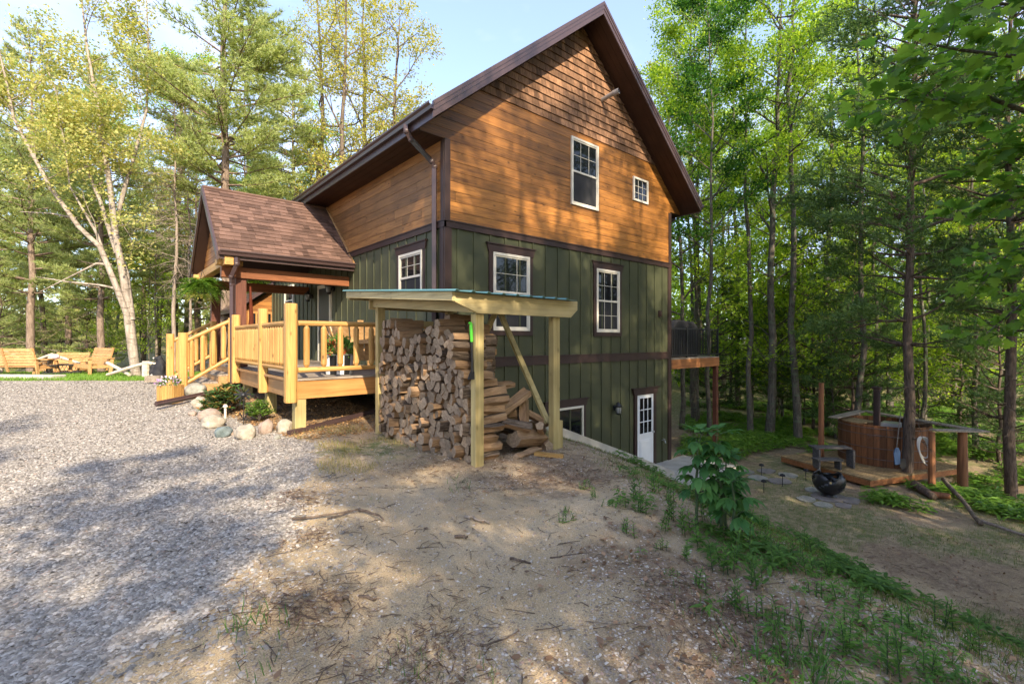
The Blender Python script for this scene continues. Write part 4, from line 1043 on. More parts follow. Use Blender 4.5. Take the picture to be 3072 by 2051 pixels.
proto('slim1', decid(61, 15, .10, .40, 2.4, 16, QM), M['barkmaple'], M['lf_maple2'], .10, tilt=.45)
for i in range(3): proto('pole%d' % i, decid(64 + i, (17, 15, 19)[i], (.10, .085, .13)[i], (.5, .45, .55)[i], (2.6, 2.3, 2.9)[i], 15, dict(QM, leaves=13)), M['barkmaple'], M['lf_maple'], .10, tilt=.45)
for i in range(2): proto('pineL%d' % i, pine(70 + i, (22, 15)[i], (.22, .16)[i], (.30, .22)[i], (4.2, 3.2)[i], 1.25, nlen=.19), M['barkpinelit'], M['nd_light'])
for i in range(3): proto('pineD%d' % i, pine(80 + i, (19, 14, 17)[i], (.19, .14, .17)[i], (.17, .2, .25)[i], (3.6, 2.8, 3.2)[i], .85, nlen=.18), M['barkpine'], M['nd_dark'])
for i in range(2): proto('young%d' % i, pine(90 + i, (7.5, 5.5)[i], .07, .06, (2.3, 1.9)[i], 1.1, dead=False, nlen=.15, step=.36, dens=1.1), M['barkpine'], M['nd_dark'])
proto('youngL', pine(95, 7.0, .07, .08, 2.2, 1.1, dead=False, nlen=.16, step=.38), M['barkpine'], M['nd_light'])
td = pine(97, 12, .085, .93, .6, 1.0, nlen=.14, step=.16); proto('dead', td, M['barkdead'], M['nd_light'])
def tree(key, px=None, d=None, h=1.0, rot=0, label='', cat='tree', name='tree', group=None, xy=None, lean=(0, 0), tw=1.0):
    X, Y = xy if xy else W2(px, d); z = gzf(X, Y)
    r = thing(name, label, cat, (X, Y, z), group); r.rotation_euler = (lean[0], lean[1], rot); r.scale = (h, h, h)
    t_ = meobj('trunk', PR[key][0], r); t_.scale = (tw, tw, 1); meobj('crown', PR[key][1], r)
    return r
TR = [  # key, photo column, depth, scale, rot, name, category, label
 ('pineL0', 672, 19.0, 1.0, .4, 'white_pine', 'tree', 'tall pale trunked white pine rising directly behind the porch roof'),
 ('pineL1', 92, 21, 1.05, 1, 'white_pine', 'tree', 'pine with pale straight trunk behind the long bench at the far left'),
 ('pineL1', 303, 20, .9, 2.2, 'white_pine', 'tree', 'pine with reddish trunk behind the bench nearest the log rail'),
 ('dead', 525, 18, .95, 0, 'dead_spruce', 'tree', 'thin grey dead spruce bristling with bare twigs left of the porch'),
 ('dead', 566, 20.5, .9, 2, 'dead_spruce', 'tree', 'second bare twiggy dead trunk, close behind the hanging fern'),
 ('dead', 470, 23, .8, 4, 'dead_spruce', 'tree', 'small bare dead trunk between the pale tree and the porch'),
 ('oak0', 1045, 22, 1.05, .3, 'oak_tree', 'tree', 'sparse yellow leaved oak against the sky above the porch roof'),
 ('oak1', 1195, 23, 1.15, 2.0, 'oak_tree', 'tree', 'forking oak with thin yellow leaves just left of the long brown eave'),
 ('oak1', 760, 33, 1.2, 4.0, 'oak_tree', 'tree', 'distant pale oak between the big white pine and the yellow oak'),
 ('pineL1', 1490, 31, 1.32, 3, 'white_pine', 'tree', 'shorter pine top poking above the left slope of the main roof'),
 ('pineL0', 1585, 33, 1.03, 5, 'white_pine', 'tree', 'taller pine top just left of the roof peak'),
 ('maple3', 1700, 34, 1.45, 1, 'maple_tree', 'tree', 'bright green maple top touching the roof peak from behind'),
 ('maple1', 880, 27, .72, 1, 'maple_tree', 'tree', 'bright green maple glowing behind the ridge of the porch roof'),
 ('maple0', 960, 30, .70, 3, 'maple_tree', 'tree', 'green maple tucked under the long eave behind the porch roof'),
 ('pineL1', 205, 27, 1.1, 4, 'white_pine', 'tree', 'pine filling the gap between the two left benches, set well back'),
 ('pineL1', -40, 24, 1.1, 5, 'white_pine', 'tree', 'pine cut by the left edge behind the long bench'),
 ('pineL0', 430, 31, .72, 1.3, 'white_pine', 'tree', 'pine set back behind the pale forked tree'),
 ('pineL1', 780, 31, .9, 2.6, 'white_pine', 'tree', 'pine standing behind and right of the big white pine'),
 ('pineL1', 590, 27, .95, 5.2, 'white_pine', 'tree', 'pine standing behind and left of the big white pine'),
 ('oak0', 120, 34, .9, 1.6, 'oak_tree', 'tree', 'distant yellow leaved oak behind the left benches'),
 ('maple2', 2087, 22, 1.1, 0, 'maple_tree', 'tree', 'thick grey trunked maple directly behind the balcony grill'),
 ('maple0', 2310, 18.8, 1.1, 1.1, 'maple_tree', 'tree', 'tall straight maple trunk right of the balcony support post'),
 ('maple2', 2486, 20, .95, 2.3, 'maple_tree', 'tree', 'forked maple trunk rising behind the tall red log post'),
 ('pineD0', 2722, 12.75, 1.05, .8, 'white_pine', 'tree', 'dark pine trunk standing directly in front of the hot tub'),
 ('oak0', 3020, 18, .92, 4.2, 'oak_tree', 'tree', 'crooked forking tree with open crown near the right edge'),
 ('pineD2', 3036, 12.8, 1.0, 2.8, 'white_pine', 'tree', 'thick dark trunk at the right edge beyond the tub platform'),
 ('slim0', 2256, 24, 1.1, 0, 'maple_tree', 'tree', 'slim maple just left of the tall straight maple trunk'),
 ('slim1', 2190, 28, 1.1, 1, 'maple_tree', 'tree', 'slim dark maple seen past the balcony corner post'),
 ('slim0', 2046, 20, 1.2, 2, 'maple_tree', 'tree', 'slim trunk hard against the right corner of the cabin'),
 ('slim1', 2130, 17.5, 1.1, 3, 'maple_tree', 'tree', 'slender leaning trunk seen under the balcony floor'),
 ('pineD1', 2752, 25, 1.25, 4, 'white_pine', 'tree', 'reddish pine trunk set far behind the hot tub'),
 ('slim1', 2880, 22, 1.1, 5, 'maple_tree', 'tree', 'slim leaning maple behind the right end of the tub counter'),
 ('slim0', 2400, 26, 1.15, 3.4, 'maple_tree', 'tree', 'slim maple between the two tall maples behind the fire bowl'),
 ('maple1', 2600, 27, 1.15, 1.4, 'maple_tree', 'tree', 'maple far behind the stove pipe of the hot tub'),
 ('oak1', 1985, 27, 1.15, .3, 'oak_tree', 'tree', 'open crowned tree above the right slope of the main roof'),
 ('maple1', 2170, 33, 1.3, 3.9, 'maple_tree', 'tree', 'tall bright maple crown high above the right eave'),
 ('maple3', 2960, 28, 1.2, 4.4, 'maple_tree', 'tree', 'bright maple behind the crooked forking tree'),
 ('young0', 2560, 18, 1.15, 0, 'young_pine', 'tree', 'dense dark young pine left of the hot tub stove pipe'),
 ('young0', 2440, 20.5, 1.25, 2, 'young_pine', 'tree', 'dense dark young pine behind the tall red log post'),
 ('young1', 2150, 24, 1.4, 3, 'young_pine', 'tree', 'young dark pine half hidden by the balcony railing'),
 ('young0', 2880, 18, 1.0, 4, 'young_pine', 'tree', 'young dark pine behind the right end of the tub platform'),
 ('young1', 3000, 15.5, 1.1, 5, 'young_pine', 'tree', 'bushy dark young pine by the right edge under the crooked tree'),
 ('pineL0', 880, 25, .80, 2.1, 'white_pine', 'tree', 'pine with light needles rising behind the far end of the porch ridge'),
 ('maple3', 1100, 30, .95, 2.2, 'maple_tree', 'tree', 'green maple crown just above the long brown eave'),
 ('oak1', 520, 28, 1.1, .7, 'oak_tree', 'tree', 'yellow green tree between the pale forked tree and the big white pine'),
 ('oak0', 930, 25, 1.15, 5.1, 'oak_tree', 'tree', 'yellow green oak left of the pair above the porch ridge'),
 ('oak1', 1120, 26, 1.3, 3.3, 'oak_tree', 'tree', 'tall yellow leaved oak between the sparse oak and the forking one'),
 ('maple1', 1290, 29, 1.05, 5, 'maple_tree', 'tree', 'green maple crown behind the long eave nearest the roof peak side'),
 ('maple1', 330, 31, 1.15, 2.9, 'maple_tree', 'tree', 'green maple crown filling the sky behind the pale forked tree'),
 ('maple0', 560, 33, 1.25, 4.1, 'maple_tree', 'tree', 'tall green maple crown just left of the big white pine'),
 ('maple3', 1000, 32, 1.25, 1.9, 'maple_tree', 'tree', 'green maple crown low behind the yellow oaks'),
 ('young0', 2330, 26, 1.2, 5, 'young_pine', 'tree', 'young pine in shade behind the tall straight maple'),
]
for k, px, d, h, rot, nm, cat, lab in TR:
    tree(k, px, d, h, rot, lab, cat, nm, tw=.64 if 'directly in front of the hot' in lab else .8 if px > 2050 else 1.0, lean=((.03, .02) if 'hot tub' in lab and 'directly in' in lab else (0, 0)))
# denser woods behind: individuals that nothing tells apart
rnd = random.Random(77)
placed = []
def ring(n, px0, px1, d0, d1, keys, lab, grp, hs=(.85, 1.2), mind=2.2, nm='background_tree'):
    k = 0; tries = 0
    while k < n and tries < 4000:
        tries += 1; px = rnd.uniform(px0, px1); d = rnd.uniform(d0, d1); X, Y = W2(px, d)
        if -2 < X < 12.5 and -3 < Y < 15: continue
        if any((X - a) ** 2 + (Y - c) ** 2 < mind ** 2 for a, c in placed): continue
        placed.append((X, Y)); tree(rnd.choice(keys), h=rnd.uniform(*hs), rot=rnd.uniform(0, 6.28), label=lab, name=nm, group=grp, xy=(X, Y)); k += 1
ring(22, 2020, 3150, 16.5, 30, ['pole0', 'pole1', 'pole2'], 'tall slim trunk with a high light crown in the woods right of the cabin', 'slim tall trees right of the cabin', (.85, 1.15), 1.6, 'slim_tree')
ring(16, 1960, 3300, 28, 46, ['maple0', 'maple1', 'maple2', 'maple3', 'slim0', 'slim1', 'maple1'], 'leafy maple deep in the woods beyond the hot tub clearing', 'woodland maples right of the cabin')
ring(5, 1960, 3250, 23, 40, ['pineD0', 'pineD1', 'young0', 'young1'], 'dark evergreen deep in the woods right of the cabin', 'woodland evergreens right of the cabin', (.7, 1.0))
ring(40, 1980, 3200, 17, 38, ['sapling0', 'sapling1', 'sapling2'], 'thin understory sapling with bright leaves in the woods right of the cabin', 'understory saplings', (1.0, 1.9), 1.3, 'sapling')
ring(22, -250, 1000, 27, 44, ['pineL1', 'pineL0', 'maple3', 'oak1', 'oak0', 'maple1'], 'sunlit tree in the woods beyond the log rail and benches', 'woodland trees left of the cabin', (.6, .9), 2.6)
ring(16, -150, 850, 21.5, 34, ['youngL', 'sapling0', 'sapling2', 'youngL'], 'low bushy young tree among the trunks left of the porch', 'young trees left of the porch', (.7, 1.1), 1.5, 'young_tree')
# the pale forked tree behind the log rail: its limbs follow the photograph
t = Tree(200); Q = dict(kids=(4, 5), lv=2, ratio=.45, up=.05, wig=.16, leaves=15, spread=.17, flat=.8, leaflvl=0)
def P3(pts, d0=15.8, dj=0): return [np.array(W3(px, py, d0 + dj * i)) for i, (px, py) in enumerate(pts)]
LB = [([(412, 1135), (405, 1100), (392, 980), (372, 840), (346, 700), (330, 560), (312, 440), (290, 300), (262, 150), (240, -40)], 0, .155, .02),
      ([(398, 1080), (380, 940), (345, 850), (300, 740), (236, 680), (150, 560), (80, 430), (40, 350), (20, 250), (-10, 120)], -.10, .105, .02),
      ([(396, 960), (378, 820), (340, 700), (375, 560), (400, 480), (440, 330), (445, 150), (440, 0)], .15, .10, .015),
      ([(350, 760), (300, 600), (250, 480), (200, 360), (150, 230), (110, 90)], .2, .07, .01),
      ([(335, 795), (290, 790), (240, 815), (120, 875)], -.2, .05, .012), ([(380, 872), (300, 855), (200, 845), (110, 830)], -.15, .045, .01),
      ([(230, 655), (150, 640), (60, 635)], 0, .035, .01), ([(345, 850), (290, 700), (210, 560), (190, 400)], -.2, .06, .01)]
base = P3([(412, 1128)])[0]; base[2] = gzf(base[0], base[1])
for pts, dj, r0, r1 in LB:
    A = P3(pts, 15.8, dj); 
    if len(pts) == 10 and dj == 0: A[0] = base - [0, 0, .2]
    m = len(A); t.tube([a - base for a in A], list(np.linspace(r0, r1, m)), 8)
    for i in range(2, m - 1):
        nb = 4 if pts[i][1] < 640 else (1 if pts[i][1] < 760 else 0)
        for k in range(nb):
            dd = A[i + 1] - A[i]; dd /= np.linalg.norm(dd); rd = t.r.normal(0, 1, 3); rd /= np.linalg.norm(rd)
            full = 1 if 230 < pts[i][1] < 640 else .45
            Q['leaves'] = int(30 * full) + 1
            t.branch(A[i] - base + (A[i + 1] - A[i]) * t.r.uniform(0, 1), dd * .6 + rd * .8, t.r.uniform(1.0, 2.1), .02, 2 if k < 2 else 1, Q)
pt = thing('pale_forked_tree', 'pale barked forked tree with one long limb leaning far left behind the log rail', 'tree', tuple(base))
meobj('trunk', t.trunkmesh('beech_trunk', M['barkbeech']), pt); meobj('crown', t.leafmesh('beech_crown', M['lf_beech'], .105, tilt=1.0, droop=.4), pt)
# near maple outside the right edge whose boughs reach into view
t = Tree(210); Qn = dict(kids=(4, 3), lv=1, ratio=.5, up=-.02, wig=.10, leaves=4, spread=.07, flat=.6, leaflvl=1, allb=1)
bx_, by_ = W2(3560, 5.2); bz_ = gzf(bx_, by_); B0 = np.array([bx_, by_, bz_])
t.tube([np.array([0, 0, -.2]), np.array([0, 0, 2.]), np.array([.05, 0, 4.]), np.array([.1, .1, 6.5]), np.array([.1, .2, 9.])], [.17, .14, .12, .08, .03], 10)
BW = [([(3560, 620), (3200, 380), (2960, 290), (2760, 305), (2640, 290)], 5.2, -.1), ([(3560, 500), (3250, 220), (3050, 170), (2880, 150), (2780, 130)], 5.0, -.15), ([(3560, 300), (3250, 60), (3050, 20), (2900, -10)], 4.8, -.2),
      ([(3560, 700), (3200, 560), (3050, 560), (2960, 590)], 5.6, 0), ([(3560, 800), (3200, 720), (3040, 750), (2950, 830)], 5.8, .1), ([(3560, 900), (3250, 860), (3080, 900), (2960, 1000)], 6.2, .1),
      ([(3560, 640), (3260, 460), (3120, 440), (3000, 450)], 5.0, 0)]
for pts, d0, dj in BW:
    A = [np.array(W3(px, py, d0 + dj * i)) - B0 for i, (px, py) in enumerate(pts)]
    A[0] = np.array([.05, .05, A[1][2] - .5]); t.tube(A, list(np.linspace(.035, .006, len(A))), 6)
    for i in range(1, len(A) - 1):
        for k in range(4):
            dd = A[i + 1] - A[i]; dd = dd / np.linalg.norm(dd); sd = np.cross(dd, [0, 0, 1]); sg = 1 if k % 2 else -1
            t.branch(A[i] + (A[i + 1] - A[i]) * (k / 5), dd * .7 + sd * sg * t.r.uniform(.3, .9) + [0, 0, t.r.uniform(-.3, .2)], t.r.uniform(.35, .75), .008, 1, Qn)
nmt = thing('near_maple', 'near maple at the right edge whose large lobed leaves hang into the view', 'tree', tuple(B0))
meobj('trunk', t.trunkmesh('near_maple_trunk', M['barkmaple']), nmt); meobj('crown', t.leafmesh('near_maple_crown', M['lf_big'], .12, tmpl=T_MAPLE, tilt=.45, droop=.35), nmt)
# trees standing behind and beside the viewer; they throw the dappled shade
OC = [  # x, y, kind, scale
 (-2.6, -11.8, 'sapling2', 1.1), (-.8, -11.6, 'sapling2', 1.2), (1.2, -11.6, 'sapling0', 1.4), (13, -13, 'maple3', .8), (10.5, -14.5, 'maple3', .75), (3, -20, 'maple3', 1.05), (6.2, -20.5, 'maple0', 1.0), (9.5, -18.5, 'maple3', 1.0), (12.5, -18, 'maple3', 1.0), (-2.4, -17.6, 'oak1', 1.18), (2.3, -17.4, 'oak0', 1.02), (-3.2, -16.5, 'pineD1', 1.22), (-1.6, -18.5, 'pineD2', 1.12), (1.6, -18.8, 'pineD1', 1.3), (.2, -17, 'oak1', 1.22), (3.4, -16.5, 'pineD1', 1.15), (-1.4, -20, 'oak0', 1.15), (5.5, -18, 'oak0', 1.1), (-4.8, -21, 'oak1', 1.2), (0, -22, 'pineD0', 1.12), (-.8, -15, 'slim0', 1.05), (6.5, -15, 'maple1', .85),
 (-8.6, -17.5, 'maple1', .72), (-11.5, -17, 'maple0', .76), (-6, -15, 'maple3', .62), (-2.8, -13.5, 'maple1', .60), (.8, -13, 'maple0', .58), (-15, -16, 'maple3', .8), (-9.5, -13.5, 'sapling2', 1.0), (-7.2, -12.5, 'sapling0', 1.3), (-4.8, -12.5, 'maple3', .5),
 (7, -11, 'maple1', .7), (11, -12, 'maple3', .95), (3.5, -11.5, 'maple3', .55), (9.5, -15, 'maple0', .95)]
for i, (x, y, k, h) in enumerate(OC):
    tree(k, xy=(x, y), h=h, rot=i * 1.3, label='tree standing behind the viewer, casting dappled shade on the yard', name='shade_tree', group='shade trees behind the viewer')
# far-off woods that read as one mass
R_ = np.random.default_rng(5)
def mass(name, n, px0, px1, d0, d1, z0, z1, cols, lab, size, seed):
    px = R_.uniform(px0, px1, n); d = R_.uniform(d0, d1, n); x = (px - 1536) / 1428 * d
    X = CAMX + .756 * x + .6547 * d; Y = CAMY - .6547 * x + .756 * d
    hmax = z0 + (z1 - z0) * (.45 + .55 * vnoise(px / 55, d * 0, 1, seed)) ; 
    g = gz(X, Y); Z = g + (hmax - g) * R_.uniform(0, 1, n) ** .9
    keep = vnoise(px / 14, Z * 1.1, 1, seed + 1) > .33
    P = np.stack([X, Y, Z], 1)[keep]; m = len(P)
    v, f = scatter(T_RHOMB, P, R_.normal(0, 1, (m, 3)), np.array([0, -.5, 1]) + R_.normal(0, .7, (m, 3)), size * R_.uniform(.6, 1.4, m))
    o = meobj(name, npmesh(name, v, f, cols)); o['label'] = lab; o['category'] = 'woods'; o['kind'] = 'stuff'
mass('distant_woods', 80000, 1500, 3500, 36, 62, -5, 10.5, M['lf_maple'], 'sunlit far off woods closing the view right of the cabin', .42, 3)
mass('distant_woods', 42000, -500, 1500, 44, 64, -2, 6.5, M['lf_beech'], 'pale sunlit far off woods beyond the benches', .40, 6)
# ---------------------------------------------------------------- garden and yard things
def onground(px, py, dz=0): X, Y, z = gpt(px, py); return Vector((X, Y, z + dz))
def scat_obj(name, parts, mat, parent=None, **k):
    v = np.concatenate([p[0] for p in parts]); o = 0; fs = []
    for p in parts: fs.append(p[1] + o); o += len(p[0])
    return meobj(name, npmesh(name, v, np.concatenate(fs), mat), parent)
# benches ---------------------------------------------------------------
def bench(loc, rz, w, lab):
    t = thing('wooden_bench', lab, 'bench', tuple(loc), 'honey coloured wooden benches round the fire table'); ca, sa = math.cos(rz), math.sin(rz)
    def T(mb): mb.v = [(loc[0] + x * ca - y * sa, loc[1] + x * sa + y * ca, loc[2] + z) for x, y, z in mb.v]; return mb
    b = MB()
    for k in range(5): b.box(-w / 2, w / 2, -.28 + k * .115, -.28 + k * .115 + .10, .36 - k * .012, .385 - k * .012)
    b.box(-w / 2, w / 2, -.31, -.285, .25, .37); obj('seat', T(b), M['bench'], t)
    b = MB()
    for k in range(6):
        z = .40 + k * .098; y = .26 + k * .028; b.beam((-w / 2, y, z), (w / 2, y, z), .022, .088)
    for x in ((-w / 2 + .04, w / 2 - .04) if w < 1.3 else (-w / 2 + .04, 0, w / 2 - .04)): b.beam((x, .22, .15), (x, .44, .95), .07, .04)
    obj('backrest', T(b), M['bench'], t)
    for s in (-1, 1):
        b = MB(); b.box(s * w / 2 - .06 + s * .03, s * w / 2 + .06 + s * .03, -.36, .42, .56, .585); obj('armrest', T(b), M['bench'], t)
        b = MB(); b.box(s * w / 2 - .02 + s * .04, s * w / 2 + .02 + s * .04, -.33, -.24, 0, .56); obj('leg', T(b), M['bench'], t)
        b = MB(); b.beam((s * (w / 2 + .04), .30, 0), (s * (w / 2 + .04), .36, .56), .09, .04, (1, 0, 0)); obj('leg', T(b), M['bench'], t)
        b = MB(); b.box(s * w / 2 - .02 + s * .015, s * w / 2 + .02 + s * .015, -.3, .36, .24, .33); obj('side_rail', T(b), M['bench'], t)
    return t
def at(px, d): X, Y = W2(px, d); return (X, Y, gzf(X, Y) + .01)
FW = R(-40.9)                                            # view heading
bench(at(45, 16.3), FW + math.pi, 2.1, 'long wooden bench at the left edge seen from behind')
bench(at(196, 19.2), FW + .1, 1.25, 'wooden bench seat facing the viewer at the back of the bench group')
bench(at(270, 16.9), FW - .45, 1.25, 'wooden bench turned aside at the right end of the bench group')
c = at(140, 16.6); b = MB(); t = thing('side_table', 'small wooden side table with splayed legs beside the long bench', 'table', c)
b.box(c[0] - .38, c[0] + .38, c[1] - .25, c[1] + .25, c[2] + .52, c[2] + .55); obj('tabletop', b, M['bench'], t)
for s in (-1, 1):
    for u in (-1, 1): b = MB(); b.beam((c[0] + s * .32, c[1] + u * .2, c[2]), (c[0] + s * .24, c[1] + u * .16, c[2] + .52), .07, .05); obj('leg', b, M['bench'], t)
c = at(188, 16.9); t = thing('fire_table', 'square black metal fire table with lattice sides between the benches', 'fire table', c)
b = MB(); b.box(c[0] - .42, c[0] + .42, c[1] - .42, c[1] + .42, c[2] + .33, c[2] + .37)
b.box(c[0] - .5, c[0] + .5, c[1] - .5, c[1] + .5, c[2] + .08, c[2] + .11); obj('body', b, M['black'], t)
b = MB()
for k in range(9):
    x = -.4 + k * .1
    for s in (-1, 1): b.beam((c[0] + x, c[1] + s * .4, c[2] + .11), (c[0] + x + .1 * s, c[1] + s * .4, c[2] + .33), .012, .012); b.beam((c[0] + s * .4, c[1] + x, c[2] + .11), (c[0] + s * .4, c[1] + x + .1, c[2] + .33), .012, .012)
obj('lattice', b, M['black'], t)
for s in (-1, 1):
    for u in (-1, 1): b = MB(); b.box(c[0] + s * .38 - .02, c[0] + s * .38 + .02, c[1] + u * .38 - .02, c[1] + u * .38 + .02, c[2], c[2] + .08); obj('leg', b, M['black'], t)
b = MB(); c = at(167, 16.2); b.ball((c[0], c[1], c[2] + .66), (.11, .11, .09), 10, 8); solo('pink_cushion', b, paint('pale_pink_ball', (.65, .45, .48)), 'small pale pink ball shaped lamp on the bench arm', 'lamp', c)
b = MB(); a0 = at(-260, 15.1); a1 = at(178, 14.6)
b.beam((a0[0], a0[1], a0[2] + .06), (a1[0], a1[1], a1[2] + .06), .45, .14); solo('stone_edging', b, M['concrete'], 'long pale stone slab edging the gravel before the benches', 'stone slab', a1, bevel=.03)
# log rail fence
fence = thing('log_rail_fence', 'low pale peeled log rail fence zigzagging behind the benches', 'fence', at(437, 15.0))
def flog(p, q, r, nm='rail'): b = MB(); b.tube([p, tuple((Vector(p) + Vector(q)) / 2 + Vector((0, 0, .01))), q], [r, r * .95, r * .88], 9); obj(nm, b, M['peeled'], fence)
M['peeled'] = wood('peeled_log', (.36, .29, .21), (.60, .52, .42), 0, .7, .4, .1, .4)
flog(W3(437, 1130, 15.0), W3(437, 1083, 15.0), .105, 'post'); flog(W3(152, 1135, 16.9), W3(156, 1062, 16.9), .12, 'post'); flog(W3(-5, 1130, 17), W3(-5, 1046, 17), .12, 'post')
for p, q in (((440, 1088, 15), (322, 1124, 15.4)), ((322, 1088, 16.2), (388, 1124, 15.2)), ((442, 1088, 15), (515, 1104, 15.2)), ((110, 1081, 17), (158, 1062, 17)), ((0, 1050, 17), (60, 1072, 17)), ((160, 1066, 17), (240, 1090, 17.4))): flog(W3(*p), W3(*q), .055)
# carved bear -----------------------------------------------------------
c = at(478, 13.1)
def blob(name, balls, mat, par=None, lab=None, vox=.022, loc=(0, 0, 0)):
    b = MB()
    for p, r in balls: b.ball((loc[0] + p[0], loc[1] + p[1], loc[2] + p[2]), r, 14, 10)
    o = obj(name, b, mat, par, lab, loc=loc, smooth=True); m = o.modifiers.new('remesh', 'REMESH'); m.mode = 'VOXEL'; m.voxel_size = vox; m.use_smooth_shade = True
    s = o.modifiers.new('smooth', 'SMOOTH'); s.iterations = 4; s.factor = .6; return o
bear = thing('bear_statue', 'black sitting bear statue looking up beside the gravel near the steps', 'statue', c)
vx, vy = .756, -.6547                                     # rightwards in the photo
def bp(s, f, z): return (s * vx - f * .6547, s * vy - f * .756, z)   # s to the right, f towards the viewer
blob('body', [(bp(0, 0, .20), (.19, .19, .20)), (bp(.02, -.02, .38), (.155, .155, .20)), (bp(.03, -.02, .52), (.115, .115, .12)), (bp(.0, 0, .64), (.085, .085, .08)), (bp(-.08, .02, .66), (.06, .045, .035)),
      (bp(-.14, .08, .08), (.10, .09, .075)), (bp(.10, .12, .08), (.10, .10, .075)), (bp(-.13, .08, .40), (.05, .05, .12)), (bp(-.15, .12, .27), (.045, .045, .09)), (bp(.14, .08, .36), (.05, .05, .14)), (bp(.05, .0, .715), (.028, .028, .028)), (bp(-.02, -.04, .715), (.025, .025, .025))], M['blackm'], bear, loc=c)
b = MB(); b.ball((c[0] + bp(-.135, .02, .66)[0], c[1] + bp(-.135, .02, .66)[1], c[2] + .66), .026); obj('muzzle', b, M['cream'], bear)
b = MB(); q = at(462, 12.6); b.beam((q[0] - .19 * vx, q[1] - .19 * vy, q[2] + .12), (q[0] + .19 * vx, q[1] + .19 * vy, q[2] + .12), .16, .17)
for k in range(9): s = -.18 + k * .045; b.beam((q[0] + s * vx - .085 * .6547, q[1] + s * vy - .085 * .756, q[2] + .03), (q[0] + s * vx - .085 * .6547, q[1] + s * vy - .085 * .756, q[2] + .21), .012, .012)
solo('slatted_basket', b, M['greyx'], 'low slatted wooden basket at the feet of the bear statue', 'basket', q)
b = MB(); q = at(462, 13.0); b.ball((q[0], q[1], q[2] + .12), (.10, .10, .15), 10, 8); solo('garden_stone', b, M['concrete'], 'upright pale stone at the left foot of the bear statue', 'rock', q)
# planter box with petunias
c = onground(512, 1208); t = thing('planter_box', 'golden board planter box of purple and white petunias at the foot of the steps', 'planter', c)
b = MB(); f = FW
for k in range(3):
    for (ox, oy, rot) in ((0, -1, 0), (1, 0, 1)):
        s = -.16 + k * .107 + .05
        if rot == 0: p = (c[0] + s * vx - .16 * .6547, c[1] + s * vy - .16 * .756)
        else: p = (c[0] + .16 * vx + s * .6547, c[1] + .16 * vy + s * .756)
        b.beam((p[0], p[1], c[2]), (p[0], p[1], c[2] + .36), .10 if rot == 0 else .022, .022 if rot == 0 else .10, (.6547, .756, 0))
b.beam((c[0], c[1], c[2] + .01), (c[0], c[1], c[2] + .33), .29, .29, (.6547, .756, 0)); obj('box', b, M['logz'], t)
def clump(c, n, rx, rz, mat, size, tmpl, name, par, seed, up=.3, N=None):
    r = np.random.default_rng(seed); u = nrm(r.normal(0, 1, (n, 3))); u[:, 2] = np.abs(u[:, 2]); rad = r.uniform(.5, 1, (n, 1)) ** .6
    P = np.array(c) - np.array(par.location) + u * rad * np.array([rx, rx, rz]); F = u + r.normal(0, .5, (n, 3)) + [0, 0, up]
    v, f = scatter(tmpl, P, F, u * .6 + np.array([0, 0, .8]) + r.normal(0, .3, (n, 3)), size * r.uniform(.7, 1.3, n)); return meobj(name, npmesh(name, v, f, mat), par)
clump((c[0], c[1], c[2] + .36), 260, .19, .14, M['weed'], .06, T_LONG, 'leaves', t, 1); clump((c[0] - .05 * vx, c[1] - .05 * vy, c[2] + .38), 120, .22, .15, M['flower'], .055, T_RHOMB, 'flowers', t, 2)
# hanging ferns
def fernbasket(c, n, L, mat, lab, seed):
    t = thing('hanging_fern', lab, 'hanging plant', c); r = np.random.default_rng(seed); Ps, Fs, Ns, Ss = [], [], [], []
    for i in range(n):
        a = r.uniform(0, 6.283); e = r.uniform(.1, 1.1); p = np.zeros(3); d = np.array([math.cos(a) * math.cos(e), math.sin(a) * math.cos(e), math.sin(e)])
        m = 14; ll = L * r.uniform(.7, 1.2)
        for k in range(m):
            d = d + [0, 0, -.14]; d /= np.linalg.norm(d); p = p + d * ll / m; sd = np.cross(d, [0, 0, 1]); sd /= np.linalg.norm(sd) + 1e-6
            for sg in (-1, 1): Ps.append(p.copy()); Fs.append(sd * sg + d * .5); Ns.append([0, 0, 1]); Ss.append(.13 * (1.1 - k / m))
    v, f = scatter(T_RHOMB, np.array(Ps), np.array(Fs), np.array(Ns, float) + r.normal(0, .2, (len(Ps), 3)), np.array(Ss) * np.ones(len(Ps))); meobj('fronds', npmesh('fronds', v, f, mat), t)
    b = MB(); b.lathe([(.09, -.17), (.14, -.02), (.15, .0)], c, 12); obj('pot', b, M['blackm'], t)
    b = MB(); 
    for k in range(3): a = k * 2.09; b.tube([(c[0] + .14 * math.cos(a), c[1] + .14 * math.sin(a), c[2]), (c[0], c[1], c[2] + .40)], .004, 4)
    obj('hanger', b, M['black'], t)
fernbasket((-3.15, 5.75, 1.28), 140, .66, M['fern'], 'big bright green fern in a hanging pot under the porch gable', 1)
fernbasket((-3.0, 7.45, 1.22), 45, .50, M['lf_beech'], 'smaller yellowing fern hanging behind the green one', 2)
